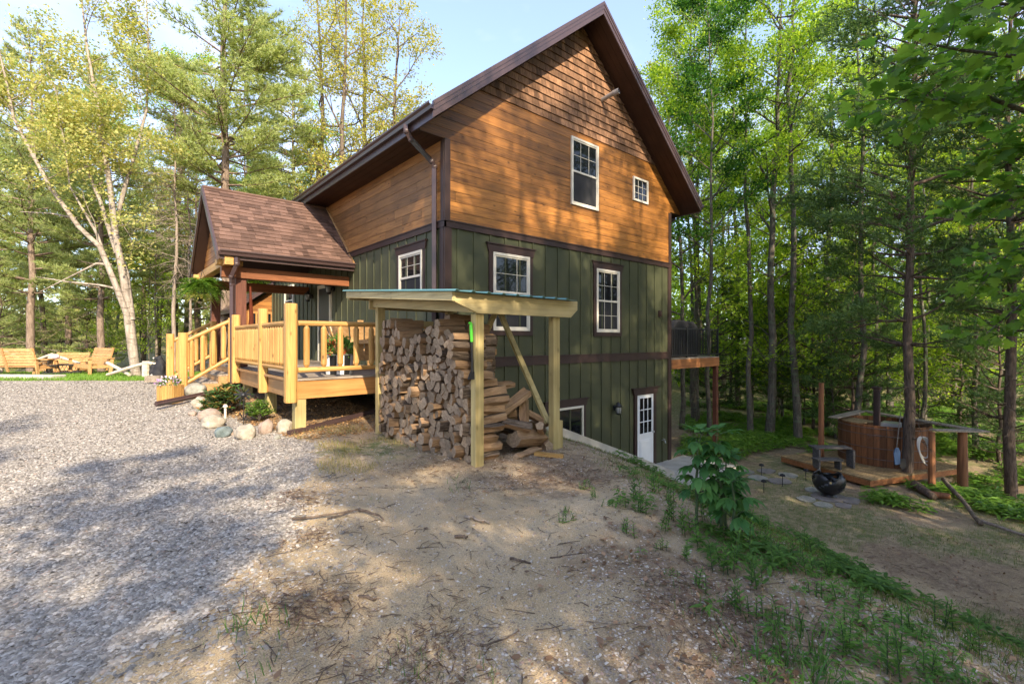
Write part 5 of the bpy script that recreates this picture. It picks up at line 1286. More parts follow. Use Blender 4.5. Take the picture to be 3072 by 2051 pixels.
# furled flag on the porch post, small black ladder stand
b = MB(); p = (-2.36, 4.62); b.tube([(p[0], p[1], 1.25), (p[0] + .01, p[1], .9), (p[0] + .03, p[1] + .02, .5), (p[0] + .0, p[1], .15), (p[0] + .02, p[1], -.1)], [.02, .035, .05, .065, .02], 7); solo('furled_flag', b, M['fabric'], 'rust coloured furled flag hanging beside the porch post', 'flag', (p[0], p[1], 0))
b = MB(); p = Vector((-2.45, 6.9, FL)); 
for s in (-.13, .13): b.beam(p + Vector((0, s, 0)), p + Vector((.12, s, 1.25)), .02, .03)
for k in range(6): b.beam(p + Vector((.02 + .02 * k, -.13, .2 + .19 * k)), p + Vector((.02 + .02 * k, .13, .2 + .19 * k)), .02, .02)
solo('ladder_stand', b, M['black'], 'narrow black ladder shaped stand on the porch by the rear post', 'stand', p)
# rocks round the bed -----------------------------------------------------
def rockmat(nm, a, b_): t = NT(nm); n = t.noise(t.co(), 6, 7, .7); c_ = t.ramp(n, [(.3, a), (.65, b_)]); t.bump(n, .6, .02); return t.fin(c_, .85, .2)
RM = {'cream': rockmat('cream_fieldstone', (.20, .17, .13), (.40, .35, .28)), 'pink': rockmat('pinkish_fieldstone', (.20, .15, .12), (.38, .29, .23)), 'blue': rockmat('blue_grey_fieldstone', (.09, .12, .12), (.17, .20, .20)), 'grey': rockmat('lichened_fieldstone', (.16, .16, .13), (.34, .32, .27))}
def rock(px, py, wpx, hpx, m, lab, seed):
    c = onground(px, py); d = depth(c[0], c[1]); w = wpx * d / 1428 / 2 / 1.3; h = hpx * d / 1428 * .86
    bm = bmesh.new(); bmesh.ops.create_icosphere(bm, subdivisions=4, radius=1)
    for v in bm.verts:
        n = 1 + .28 * mnoise.noise(v.co * 1.1 + Vector((seed * 5.1, 0, 0))) + .10 * mnoise.noise(v.co * 2.6 + Vector((0, seed * 3.3, 0))) + .02 * mnoise.noise(v.co * 9)
        v.co = Vector((v.co.x * w * n, v.co.y * w * .8 * n, v.co.z * h * .62 * n + h * .38))
    me = bpy.data.meshes.new('garden_rock'); bm.to_mesh(me); bm.free(); me.materials.append(RM[m])
    for p in me.polygons: p.use_smooth = True
    o = meobj('garden_rock', me, loc=c); o.rotation_euler = (0, 0, seed * 1.7); o['label'] = lab; o['category'] = 'rock'; o['group'] = 'fieldstones edging the flower bed'
for i, q in enumerate([(587, 1192, 95, 48, 'grey', 'lichen grey boulder under the end of the brown downspout'), (600, 1222, 62, 38, 'cream', 'pale rounded rock just below the lichen grey boulder'), (578, 1247, 34, 16, 'pink', 'small pink rock at the gravel edge by the shrub'),
      (628, 1262, 85, 40, 'pink', 'pinkish rock left of the large cream boulder'), (640, 1283, 88, 46, 'cream', 'large cream boulder left of the blue grey one'), (672, 1310, 66, 38, 'blue', 'blue grey boulder, darkest of the bed edging'),
      (738, 1318, 78, 55, 'cream', 'speckled cream boulder right of the bed opening'), (797, 1301, 66, 48, 'pink', 'tan boulder between the speckled one and the corner post'), (853, 1298, 56, 46, 'cream', 'round pale boulder touching the deck corner foot post'),
      (832, 1318, 30, 16, 'grey', 'fist sized stone in front of the round pale boulder'), (610, 1240, 48, 22, 'grey', 'flat grey rock between the two pink ones'), (700, 1305, 30, 14, 'pink', 'small stone between the blue grey and the speckled boulders')]):
    rock(*q, i + 1)
# shrubs in the bed
def shrub(px, py, n, rx, rz, mat, size, tmpl, lab, seed, nm='shrub'):
    c = onground(px, py); t = thing(nm, lab, 'shrub', c); r = np.random.default_rng(seed); Ps = []; Fs = []; b = MB()
    for i in range(n):
        a = r.uniform(0, 6.283); e = r.uniform(.25, 1.45); L = r.uniform(.65, 1.0); tip = np.array([math.cos(a) * math.cos(e) * rx * L, math.sin(a) * math.cos(e) * rx * L, math.sin(e) * rz * L + .05])
        b.tube([tuple(np.array(c)), tuple(np.array(c) + tip * .6 + [0, 0, .03]), tuple(np.array(c) + tip)], [.008, .006, .003], 4)
        k = 9; aa = r.uniform(0, 6.28) + np.arange(k) * 2.4; u = nrm(tip)
        F = np.stack([np.cos(aa), np.sin(aa), r.uniform(-.1, .6, k)], 1) + u * .4; Ps.append(np.repeat(tip[None], k, 0) - u * r.uniform(0, .10, (k, 1))); Fs.append(F)
    P = np.concatenate(Ps); F = np.concatenate(Fs); v, f = scatter(tmpl, P, F, np.array([0, 0, 1.]) + r.normal(0, .3, P.shape), size * r.uniform(.7, 1.2, len(P)))
    obj('stem', b, M['barkmaple'], t); meobj('leaves', npmesh('leaves', v, f, mat), t)
shrub(678, 1240, 150, .46, .50, M['rhodo'], .12, T_LONG, 'glossy dark leaved rhododendron in the bed in front of the deck', 5)
shrub(640, 1250, 60, .26, .22, M['rhodo'], .10, T_LONG, 'small reddish leaved low shrub left of the rhododendron', 6)
shrub(778, 1262, 170, .27, .33, M['shrubl'], .065, T_LONG, 'bright yellow green shrub by the deck in front of the middle post', 7)
c = onground(731, 1295); b = MB(); b.tube([c, (c[0], c[1], c[2] + .62)], .007, 5)
for k in range(10): a = k * .628; p = Vector((c[0], c[1], c[2] + .60)); dv = Vector((math.cos(a) * vx, math.cos(a) * vy, math.sin(a))); b.hexa([tuple(p + dv * .02), tuple(p + dv * .02 + Vector((-.65, -.75, 0)) * .01), tuple(p + dv * .14 + Vector((-.65, -.75, 0)) * .04), tuple(p + dv * .14 + Vector((-.65, -.75, 0)) * .03)] + [tuple(Vector(q) + Vector((0, 0, .03))) for q in (p + dv * .02, p + dv * .02 + Vector((-.65, -.75, 0)) * .01, p + dv * .14 + Vector((-.65, -.75, 0)) * .04, p + dv * .14 + Vector((-.65, -.75, 0)) * .03)])
b.ball((c[0], c[1], c[2] + .60), .04); 
for s in (-1, 1): b.tube([(c[0], c[1], c[2] + .2), (c[0] + s * .05, c[1] - s * .04, c[2] + .30), (c[0] + s * .07, c[1] - s * .05, c[2] + .24)], [.004, .016, .003], 5)
solo('garden_stake', b, M['black'], 'black metal flower on a stake in the bed between the two shrubs', 'garden stake', c)
c = onground(676, 1256); b = MB(); b.tube([c, (c[0], c[1], c[2] + .20)], .02, 8); b.lathe([(.03, .2), (.045, .22), (.02, .26)], c, 10); solo('path_light', b, M['cream'], 'short white solar light in front of the rhododendron', 'garden light', c)
# loose brown downspout on the ground under the deck
p = gpt(866, 1308); q = W3(1150, 1226, 9.3); b = MB(); pv = Vector((p[0], p[1], p[2] + .05))
for k in (-.03, 0, .03): n = (q - pv).cross(Vector((0, 0, 1))).normalized(); b.beam(pv + n * k, q + n * k, .026, .065 if k else .075)
solo('drain_pipe', b, M['brownm'], 'long ribbed brown downspout length lying slantwise under the deck edge', 'drain pipe', p)
# on the deck -----------------------------------------------------------
c = Vector((-1.72, .86, FL)); t = thing('striped_planter', 'black and white striped metal bucket planter on the deck', 'planter', c)
b = MB()
for k in range(12):
    a0, a1 = k * math.pi / 6, (k + 1) * math.pi / 6
    for (r0, z0, r1, z1) in ((.235, .01, .25, .36),):
        v = []
        for a in np.linspace(a0, a1, 4): v.append((c[0] + r0 * math.cos(a), c[1] + r0 * math.sin(a), c[2] + z0)); v.append((c[0] + r1 * math.cos(a), c[1] + r1 * math.sin(a), c[2] + z1))
        b.add(v, [(0, 2, 3, 1), (2, 4, 5, 3), (4, 6, 7, 5)], k % 2)
obj('bucket', b, [M['white'], M['black']], t)
b = MB(); b.lathe([(.256, .35), (.262, .365), (.24, .37)], c, 24, cap=False); obj('rim', b, M['steel'], t)
clump((c[0], c[1], c[2] + .34), 420, .27, .36, M['weed'], .10, T_LONG, 'leaves', t, 3); clump((c[0] - .12, c[1] - .05, c[2] + .36), 60, .2, .26, M['redleaf'], .07, T_RHOMB, 'flowers', t, 4)
def adiron(x, y, rz, lab):
    t = thing('deck_chair', lab, 'chair', (x, y, FL), 'slatted wooden deck chairs'); ca, sa = math.cos(rz), math.sin(rz)
    def T(mb): mb.v = [(x + px * ca - py * sa, y + px * sa + py * ca, FL + z) for px, py, z in mb.v]; return mb
    b = MB()
    for k in range(5): b.beam((-.28, -.30 + k * .11, .38 - k * .03), (.28, -.30 + k * .11, .38 - k * .03), .02, .095, (0, .25, -1))
    obj('seat', T(b), M['bench'], t); b = MB()
    for k in range(5): b.beam((-.24 + k * .12, .22, .22), (-.28 + k * .14, .50, 1.0 - abs(k - 2) * .05), .11, .018)
    b.box(-.3, .3, .40, .425, .55, .63); obj('backrest', T(b), M['bench'], t)
    for s in (-1, 1):
        b = MB(); b.box(s * .34 - .07, s * .34 + .07, -.38, .42, .56, .58); obj('armrest', T(b), M['bench'], t)
        b = MB(); b.box(s * .31 - .02, s * .31 + .02, -.34, -.22, 0, .56); obj('leg', T(b), M['bench'], t)
        b = MB(); b.beam((s * .29, -.3, .34), (s * .29, .45, .03), .025, .12, (0, 0, 1)); b.beam((s * .3, .30, .1), (s * .31, .36, .56), .08, .025, (1, 0, 0)); obj('leg', T(b), M['bench'], t)
adiron(-1.0, 1.55, R(155), 'slatted wooden deck chair beside the striped planter'); adiron(-.65, 2.9, R(100), 'slatted wooden deck chair against the house wall')
# hot tub ----------------------------------------------------------------
F0 = Vector((9.71, -4.57, 0)); av = Vector((.927, -.375, 0)); bv = Vector((.375, .927, 0)); PZT = -3.52
def pp(a, b, z=PZT): q = F0 + av * a + bv * b; return Vector((q.x, q.y, z))
plat = thing('tub_platform', 'low weathered plank platform under the hot tub', 'platform', pp(1.8, 1.2, -3.7))
b = MB(); a = 0; rnd = random.Random(6)
while a < 3.75: b.beam(pp(a + .065, -.02, PZT - .02), pp(a + .065, 2.62, PZT - .02), .128, .035); a += .137
obj('deck_boards', b, M['tubdeck'] if 'tubdeck' in M else M.setdefault('tubdeck', wood('olive_brown_boards', (.14, .095, .045), (.29, .20, .10), 0, .75, .3, .2, .5)), plat)
b = MB(); b.beam(pp(0, .0, PZT - .11), pp(3.75, .0, PZT - .11), .04, .14); b.beam(pp(.02, 0, PZT - .11), pp(.02, 2.6, PZT - .11), .04, .14); b.beam(pp(3.73, 0, PZT - .11), pp(3.73, 2.6, PZT - .11), .04, .14); obj('rim_joist', b, M['rimx2'], plat)
for q in ((3.6, .1), (3.6, 2.4)):
    b = MB(); w = pp(*q); b.beam((w.x, w.y, gzf(w.x, w.y) - .1), (w.x, w.y, PZT - .06), .12, .12); obj('post', b, M['trz'], plat)
b = MB(); w = pp(3.70, .05); b.beam(w - Vector((0, 0, .12)), pp(3.1, .05, -4.3), .1, .06); obj('brace', b, M['trz'], plat)
TC = pp(2.45, 1.28); TR_ = 1.10; TH = 1.13
tub = thing('hot_tub', 'round cedar stave hot tub with a black stove pipe', 'hot tub', TC)
M['stave'] = wood('tub_cedar_stave', (.085, .034, .014), (.20, .082, .032), 2, .6, .3, .35, .5)
b = MB(); n = 46
for k in range(n):
    a0, a1 = 2 * math.pi * k / n + .004, 2 * math.pi * (k + 1) / n - .004
    def q(r, a, z): return (TC.x + r * math.cos(a), TC.y + r * math.sin(a), TC.z + z)
    b.hexa([q(TR_, a0, 0), q(TR_, a1, 0), q(TR_ - .045, a1, 0), q(TR_ - .045, a0, 0), q(TR_, a0, TH), q(TR_, a1, TH), q(TR_ - .045, a1, TH), q(TR_ - .045, a0, TH)])
obj('staves', b, M['stave'], tub)
for z in (.20, .50, .86, 1.05):
    b = MB(); m = 48; b.tube([(TC.x + (TR_ + .008) * math.cos(2 * math.pi * k / m), TC.y + (TR_ + .008) * math.sin(2 * math.pi * k / m), TC.z + z) for k in range(m + 1)], .011, 6, False); obj('hoop', b, M['hoop'] if 'hoop' in M else M.setdefault('hoop', paint('dull_steel_hoop', (.14, .10, .085), .5, .2, .4, .5, bump=0)), tub)
b = MB(); b.lathe([(TR_ - .05, TH - .14), (.001, TH - .14)], TC, 40, cap=False); t_ = NT('dark_tub_water'); obj('water', b, t_.fin((.02, .035, .03), .05, .8), tub)
b = MB()
for k in range(9):
    x = -.95 + k * .12
    hh = math.sqrt(max(0, (TR_ - .06) ** 2 - x * x)); 
    if k < 8: b.beam(TC + av * (-.2) * 0 + bv * (x + 1.0 if False else 0) + av * x + bv * (hh * .1) + Vector((0, 0, TH - .03)), TC + av * x + bv * hh + Vector((0, 0, TH - .03)), .112, .025)
obj('cover_boards', b, M['tubdeck'], tub)
pz = W3(2631, 1289, 13.6); b = MB(); b.tube([(pz.x, pz.y, -2.62), (pz.x, pz.y, -1.38)], .085, 14); b.lathe([(.12, 0), (.125, .05), (.02, .09)], (pz.x, pz.y, -1.40), 14); obj('stove_pipe', b, M['pipe'] if 'pipe' in M else M.setdefault('pipe', paint('rusty_black_pipe', (.045, .026, .022), .7, .3)), tub)
b = MB(); w = TC + av * -.35 + bv * -.45; b.box(w.x - .22, w.x + .22, w.y - .2, w.y + .2, TC.z + TH - .3, TC.z + TH + .06); obj('stove_box', b, M['steel'], tub)
bar = thing('tub_counter', 'grey plank counter on log posts wrapping the far side of the hot tub', 'counter', W3(2885, 1453, 12.2))
zc = -2.31
def cp(px, d): X, Y = W2(px, d); return Vector((X, Y, zc))
b = MB()
for p, q in ((cp(2500, 14.2), cp(2590, 15.6)), (cp(2590, 15.6), cp(2958, 12.0)), (cp(2800, 12.25), cp(2935, 12.1))): b.beam(p, q, .26, .035)
obj('counter_top', b, M['greyx'], bar)
M['redlog'] = wood('orange_red_log', (.12, .048, .022), (.27, .115, .05), 2, .6, .8, .1, .4)
for px, d, z1 in ((2464, 13.9, -1.25), (2888, 12.2, zc - .02), (2796, 12.1, zc - .02)):
    X, Y = W2(px, d); b = MB(); g = gzf(X, Y); rr = .105 if px > 2850 else .075; b.tube([(X, Y, g - .2), (X, Y, (g + z1) / 2), (X + .01, Y, z1)], [rr * 1.1, rr, rr * .9], 10); obj('log_post', b, M['redlog'], bar)
# two-step stool
c = Vector((*W2(2506, 13.15), PZT)); t = thing('step_stool', 'dark grey two step wooden stool in front of the hot tub', 'step stool', c)
fa = Vector((.72, -.69, 0)); fb = Vector((.69, .72, 0))      # along the treads, towards the tub
M['darkwood'] = wood('dark_weathered_wood', (.045, .042, .042), (.115, .105, .10), 0, .8, 0, .2)
b = MB(); b.beam(c - fa * .50 + fb * .22 + Vector((0, 0, .52)), c + fa * .50 + fb * .22 + Vector((0, 0, .52)), .34, .04); obj('upper_tread', b, M['darkwood'], t)
b = MB(); b.beam(c - fa * .62 - fb * .12 + Vector((0, 0, .26)), c + fa * .05 - fb * .12 + Vector((0, 0, .26)), .30, .04); obj('lower_tread', b, M['darkwood'], t)
for s, w_ in ((-.46, .3), (.46, .3)): b = MB(); b.beam(c + fa * s + fb * .07, c + fa * s + fb * .07 + Vector((0, 0, .5)), .30, .05, tuple(fa)); obj('side_panel', b, M['darkwood'], t)
for s in (-.56, .0): b = MB(); b.beam(c + fa * s - fb * .12, c + fa * s - fb * .12 + Vector((0, 0, .24)), .26, .04, tuple(fa)); obj('side_panel', b, M['darkwood'], t)
# hose, shovel, paddle and string at the trunk before the tub
hx = W3(2772, 1310, 12.2); b = MB()
for k in range(3):
    m = 26; o = Vector((0, 0, 0)); rx, rz = .13 + .02 * k, .27 + .045 * k; pts = []
    for i in range(m + 1): a = 2 * math.pi * i / m; s = rx * math.sin(a) + .03 * k - .08 + .12 * (1 - math.cos(a)) / 2; pts.append(hx + Vector((s * vx, s * vy, -rz * (1 - math.cos(a)))) - Vector((.65, .75, 0)) * .012 * k)
    b.tube(pts, .017, 7, False)
solo('garden_hose', b, M['pvc2'] if 'pvc2' in M else M.setdefault('pvc2', paint('white_hose', (.55, .52, .48), .5, .05)), 'coiled white hose hanging from the tub counter', 'hose', hx)
sx_ = W3(2690, 1340, 12.35); t = thing('blue_paddle', 'blue bladed long handled paddle hanging left of the dark trunk', 'paddle', sx_)
b = MB(); b.tube([W3(2702, 1238, 12.35), W3(2690, 1345, 12.35)], .012, 6); obj('shaft', b, M['darkwood'], t)
p0 = W3(2690, 1345, 12.35); b = MB(); b.prism([(-.035, .02), (.035, .02), (.085, -.10), (.075, -.40), (-.05, -.42), (-.085, -.12)], lambda a, z, d: (p0.x + a * vx - d * .65, p0.y + a * vy - d * .75, p0.z + z), 0, .025); obj('blade', b, M['blue'], t)
b = MB(); b.tube([W3(2713, 1240, 12.45), W3(2708, 1400, 12.45)], .014, 6); b.prism([(-.07, 0), (.07, 0), (.09, -.2), (0, -.3), (-.09, -.2)], lambda a, z, d, p0=W3(2708, 1375, 12.45): (p0.x + a * vx - d * .65, p0.y + a * vy - d * .75, p0.z + z), 0, .02); solo('shovel', b, M['blackm'], 'dark shovel hanging against the trunk beside the blue paddle', 'shovel', W3(2708, 1400, 12.45))
# fire bowl
c = onground(2487, 1492); c = Vector((*W2(2487, 11.4), 0)); c.z = gzf(c.x, c.y); t = thing('fire_bowl', 'black steel fire bowl with cut out top edge on flat stones', 'fire pit', c)
b = MB(); n, m = 28, 12; Rr = .345; cc = c + Vector((0, 0, .40)); vs = []; fs = []
r = random.Random(4)
for k in range(m + 1):
    th = math.pi * (.96 - .60 * k / m)
    for i in range(n):
        a = 2 * math.pi * i / n; t2 = th
        if k == m: t2 = math.pi * (.36 + .055 * math.sin(a * 4) + .05 * (i % 3 == 0))
        vs.append((cc.x + Rr * math.sin(t2) * math.cos(a), cc.y + Rr * math.sin(t2) * math.sin(a), cc.z + Rr * math.cos(t2)))
hole = lambda k, i: 6 <= k <= 10 and (i * 7 + k * 5) % 6 == 0
for k in range(m):
    for i in range(n):
        if not hole(k, i): fs.append((k * n + i, k * n + (i + 1) % n, (k + 1) * n + (i + 1) % n, (k + 1) * n + i))
b.add(vs, fs); bo = obj('bowl', b, M['black'], t, smooth=True); sm_ = bo.modifiers.new('s', 'SOLIDIFY'); sm_.thickness = .012
b = MB(); b.lathe([(.20, 0), (.13, .10), (.13, .13)], c, 14, cap=False); obj('stand', b, M['black'], t)
r = random.Random(12)
for i, (px, d, s) in enumerate([(2487, 11.35, .46), (2420, 11.2, .26), (2550, 11.1, .28), (2470, 10.8, .24), (2530, 10.75, .22), (2440, 11.9, .24), (2300, 13.6, .30), (2365, 13.2, .30), (2340, 12.6, .34), (2275, 12.9, .32), (2240, 13.5, .26)]):
    X, Y = W2(px, d); z = gzf(X, Y); b = MB(); k = 9; poly = [(s * r.uniform(.8, 1.1) * math.cos(2 * math.pi * j / k), s * .8 * r.uniform(.8, 1.1) * math.sin(2 * math.pi * j / k)) for j in range(k)]
    b.prism(poly, lambda a, q_, h: (X + a, Y + q_, z + h), -.03, .03); solo('flagstone', b, RM['grey'] if i % 2 else M['concrete2'] if 'concrete2' in M else M.setdefault('concrete2', rockmat('dull_flagstone', (.14, .12, .11), (.24, .21, .19))), 'flat flagstone set in the soil ' + ('round the black fire bowl' if i < 6 else 'of the path left of the fire bowl'), 'flagstone', (X, Y, z), 'flagstones ' + ('round the fire bowl' if i < 6 else 'of the path'))
for i, (px, d, lab) in enumerate([(2285, 13.2, 'leftmost of the small black path lights'), (2292, 11.7, 'small black path light nearest the tall leafy plant'), (2348, 12.2, 'small black path light midway to the tub platform'), (2418, 12.7, 'small black path light at the platform corner')]):
    X, Y = W2(px, d); z = gzf(X, Y); b = MB(); b.tube([(X, Y, z), (X, Y, z + .30)], .009, 6); b.lathe([(.07, .27), (.055, .31), (.01, .33)], (X, Y, z), 10); solo('path_light', b, M['blackm'], lab, 'path light', (X, Y, z), 'stake lights along the yard path')
# fallen wood near the tub
def fallen(p, q, r_, mat, nm, lab, cat, n=8):
    p = Vector(p); q = Vector(q); rr = random.Random(hash(lab) % 1000 if False else len(lab)); b = MB(); m = 6
    pts = [p.lerp(q, i / m) + Vector((rr.uniform(-1, 1), rr.uniform(-1, 1), rr.uniform(-.3, .6))) * (q - p).length * .012 for i in range(m + 1)]
    b.tube(pts, [r_ * (1 - .25 * i / m) for i in range(m + 1)], n); solo(nm, b, mat, lab, cat, tuple(p), smooth=True)
def gp(px, d, dz): X, Y = W2(px, d); return (X, Y, gzf(X, Y) + dz)
fallen(gp(2745, 12.1, .12), gp(2800, 11.2, .08), .11, M['barkpine'], 'fallen_log', 'short banded log lying at the foot of the trunk by the tub', 'log')
fallen(gp(2790, 11.4, .08), gp(2850, 11.2, .10), .09, M['redlog'], 'fallen_log', 'stub of dark red log beside the banded log', 'log')
fallen(gp(2835, 11.8, .35), gp(2940, 9.6, .05), .05, M['barkoak'], 'fallen_branch', 'fallen pole sloping down from the tub platform corner', 'branch')
fallen(gp(2930, 9.8, .06), gp(3120, 8.8, .05), .035, M['barkdead'], 'fallen_branch', 'long thin fallen branch among the ground plants at the right edge', 'branch')
# sticks on the soil --------------------------------------------------------
SK = [((875, 1563), (985, 1556), (1078, 1535), .011), ((985, 1560), (1050, 1545), (1078, 1528), .008), ((1075, 1535), (1110, 1545), (1150, 1562), .013), ((878, 1490), (915, 1500), (952, 1500), .010), ((1395, 1555), (1430, 1565), (1466, 1577), .014), ((1530, 1683), (1560, 1690), (1595, 1697), .010),
      ((1650, 1680), (1720, 1672), (1790, 1660), .008), ((1005, 1808), (1025, 1808), (1045, 1809), .018), ((1082, 1800), (1105, 1804), (1130, 1806), .012), ((1365, 1614), (1385, 1620), (1405, 1620), .014), ((750, 1810), (830, 1822), (900, 1838), .009), ((870, 1842), (910, 1860), (958, 1868), .008), ((1440, 1945), (1500, 1945), (1558, 1895), .006),
      ((1695, 1815), (1750, 1818), (1800, 1802), .006), ((1245, 1738), (1290, 1720), (1332, 1700), .005), ((1160, 1680), (1200, 1675), (1240, 1682), .006), ((585, 1955), (640, 1920), (700, 1905), .005), ((2045, 1995), (2090, 2005), (2140, 2010), .012), ((1920, 1640), (1930, 1700), (1935, 1740), .005), ((1070, 1670), (1120, 1665), (1150, 1660), .006), ((930, 1955), (980, 1935), (1010, 1925), .006), ((1780, 1610), (1800, 1590), (1822, 1575), .005)]
names = ['long bent', 'thin forked', 'thick dark', 'short', 'pale peeled', 'straight', 'slightly curved', 'chunky dark', 'stubby', 'small broken', 'low arching', 'crooked', 'long curved', 'bowed thin', 'fine crooked', 'little twisted', 'slender', 'dark bluish', 'dry straw like', 'tiny', 'dry grey', 'upturned']
plc = ['left of the bare soil near the gravel edge', 'above the long bent stick near the gravel edge', 'ending the long twig row left of centre', 'at the gravel edge below the boulders', 'in the middle of the soil below the woodshed', 'right of centre on the soil', 'on the soil right of the straight one', 'in the lower left soil', 'right of the chunky one in the lower left soil', 'just below the pale peeled stick', 'on the gravel margin at lower left', 'crossing the brown debris at lower left', 'in the soil at bottom centre', 'on the soil below the weeds at lower right', 'in the middle of the open soil', 'left of the middle soil', 'on the gravel at bottom left', 'at the bottom edge right of centre', 'standing pale at the edge of the weeds', 'below the row of twigs', 'in the bottom left soil beside grass', 'near the weeds right of centre']
for i, (p, q, w, r_) in enumerate(SK):
    P_ = [onground(*x, r_ * .8) for x in (p, q, w)]; P_[1].z += r_; b = MB(); rr = random.Random(i); pts = []
    for k in range(7): t_ = k / 6; a = P_[0].lerp(P_[1], t_); c_ = P_[1].lerp(P_[2], t_); z_ = a.lerp(c_, t_); pts.append(z_ + Vector((rr.uniform(-1, 1), rr.uniform(-1, 1), rr.uniform(0, 1))) * r_ * .8)
    b.tube(pts, [r_ * (1 - .45 * k / 6) for k in range(7)], 6); solo('stick', b, M['barkdead'] if i in (4, 18, 20) else M['barkpine'], names[i] + ' stick ' + plc[i], 'stick', tuple(P_[0]), 'sticks lying on the soil')
# tall leafy plant on the crest -----------------------------------------
def tallplant(px, py, hts, lab):
    c = onground(px, py); t = thing('tall_leafy_plant', lab, 'plant', c); r = np.random.default_rng(3); Ps, Fs, Ss = [], [], []; b = MB()
    for (ox, oy, H) in hts:
        pts = [np.array([ox, oy, 0]) + np.array([r.normal(0, .01), r.normal(0, .01), 0])]
        for i in range(6): pts.append(pts[-1] + [r.normal(0, .012), r.normal(0, .012), H / 6])
        b.tube([tuple(np.array(c) + p) for p in pts], [.014, .013, .012, .011, .009, .007, .004], 7)
        for wh in np.linspace(.40, 1.0, max(3, int(H / .125))):
            k = min(int(wh * 6), 5); p0 = pts[k] + (pts[k + 1] - pts[k]) * (wh * 6 - k); nb = 3 if wh < .95 else 4; a0 = r.uniform(0, 6.28)
            for j in range(nb):
                a = a0 + j * 6.28 / nb + r.uniform(-.3, .3); L = r.uniform(.06, .13) * (1.2 - .5 * wh); d = np.array([math.cos(a), math.sin(a), .55]); p1 = p0 + d * L
                b.tube([tuple(np.array(c) + p0), tuple(np.array(c) + p0 + d * L * .6 + [0, 0, .01]), tuple(np.array(c) + p1)], .0035, 4)
                m = 6 if wh < .95 else 5
                for q in range(m):
                    aa = a + (q - (m - 1) / 2) * .52; dn = r.uniform(.25, .75) if wh < .95 else r.uniform(-.5, -.1); Ps.append(p1); Fs.append([math.cos(aa), math.sin(aa), -dn]); Ss.append(r.uniform(.12, .19) * (1.15 - .35 * wh) * (1 - .12 * abs(q - (m - 1) / 2)))
    Ps, Fs = np.array(Ps), np.array(Fs); wide = (T_LONG[0] * [1, 1.5, 1.3], T_LONG[1]); v, f = scatter(wide, Ps, Fs, np.array([0, 0, 1.]) + r.normal(0, .15, Ps.shape), np.array(Ss))
    obj('stem', b, M['stemg'] if 'stemg' in M else M.setdefault('stemg', paint('dark_green_stem', (.035, .06, .02), .7, .2, bump=0)), t); meobj('leaves', npmesh('leaves', v, f, M['weed2']), t)
tallplant(2150, 1600, [(0, 0, .78), (-.15, .08, .80), (.12, -.05, .60), (-.08, -.16, .46), (.2, .1, .4)], 'tall dark green plant with whorls of drooping hand shaped leaves on the crest')
0 and tallplant(2330, 1620, [(0, 0, .30), (.2, .1, .34), (-.15, -.1, .26)], 'shorter dark leafy plant right of the tall one on the crest')
# upright weeds along the crest and in the right foreground
WD_ = {}
for i, (H, nl, ls) in enumerate([(.30, 9, .085), (.22, 8, .07), (.38, 11, .09), (.14, 7, .05)]):
    r = np.random.default_rng(40 + i); Ps, Fs, Ss = [], [], []; b = MB()
    for s_ in range((3, 4, 2, 4)[i]):
        ox, oy = r.normal(0, .05, 2); ln = r.normal(0, .12, 2); h = H * r.uniform(.7, 1.1); b.tube([(ox, oy, -.02), (ox + ln[0] * h * .5, oy + ln[1] * h * .5, h * .55), (ox + ln[0] * h, oy + ln[1] * h, h)], [.004, .003, .0015], 4)
        for k in range(nl):
            u = .12 + .88 * k / (nl - 1); p = np.array([ox + ln[0] * h * u, oy + ln[1] * h * u, h * u]); a0 = k * 1.57 + r.uniform(-.3, .3)
            for a in (a0, a0 + math.pi): Ps.append(p); Fs.append([math.cos(a), math.sin(a), .35 + .5 * u]); Ss.append(ls * (1.15 - .55 * u) * r.uniform(.8, 1.2))
    v, f = scatter(T_LONG, np.array(Ps), np.array(Fs), np.array([0, 0, 1.]) + r.normal(0, .2, (len(Ps), 3)), np.array(Ss)); st_ = obj('stem', b, M['stemg']); me_s = st_.data; bpy.data.objects.remove(st_); WD_[i] = (me_s, npmesh('weed_leaves', v, f, M['weed']))
r = random.Random(15)
WS = [(1905, 1500, 0), (1860, 1520, 3), (1960, 1480, 0), (2010, 1560, 1), (2050, 1600, 0), (1990, 1600, 0), (1925, 1545, 1), (2090, 1640, 2), (2120, 1560, 0), (2200, 1640, 0), (2230, 1700, 2), (2290, 1660, 0), (2330, 1720, 2), (2380, 1690, 1), (2420, 1730, 0), (2180, 1720, 1), (2260, 1760, 0), (2140, 1700, 0), (2060, 1680, 1), (1990, 1650, 3),
      (2440, 1670, 0), (2480, 1740, 1), (2100, 1760, 3), (1700, 1545, 3), (1835, 1530, 3), (1690, 1570, 3), (2210, 1830, 1), (2270, 1850, 3), (2590, 1830, 1), (2560, 1880, 3), (2450, 1800, 3), (2700, 1900, 0), (2840, 1900, 1), (2900, 1960, 0), (2760, 1800, 3), (2960, 1870, 3), (2340, 1880, 3), (2020, 1740, 3), (1880, 1600, 3), (2530, 1960, 1), (2660, 2010, 0), (2800, 2030, 1), (1750, 1470, 3), (1780, 1500, 3), (2010, 1510, 1), (2350, 1600, 2), (2400, 1620, 0), (2290, 1600, 1), (2250, 1640, 2)]
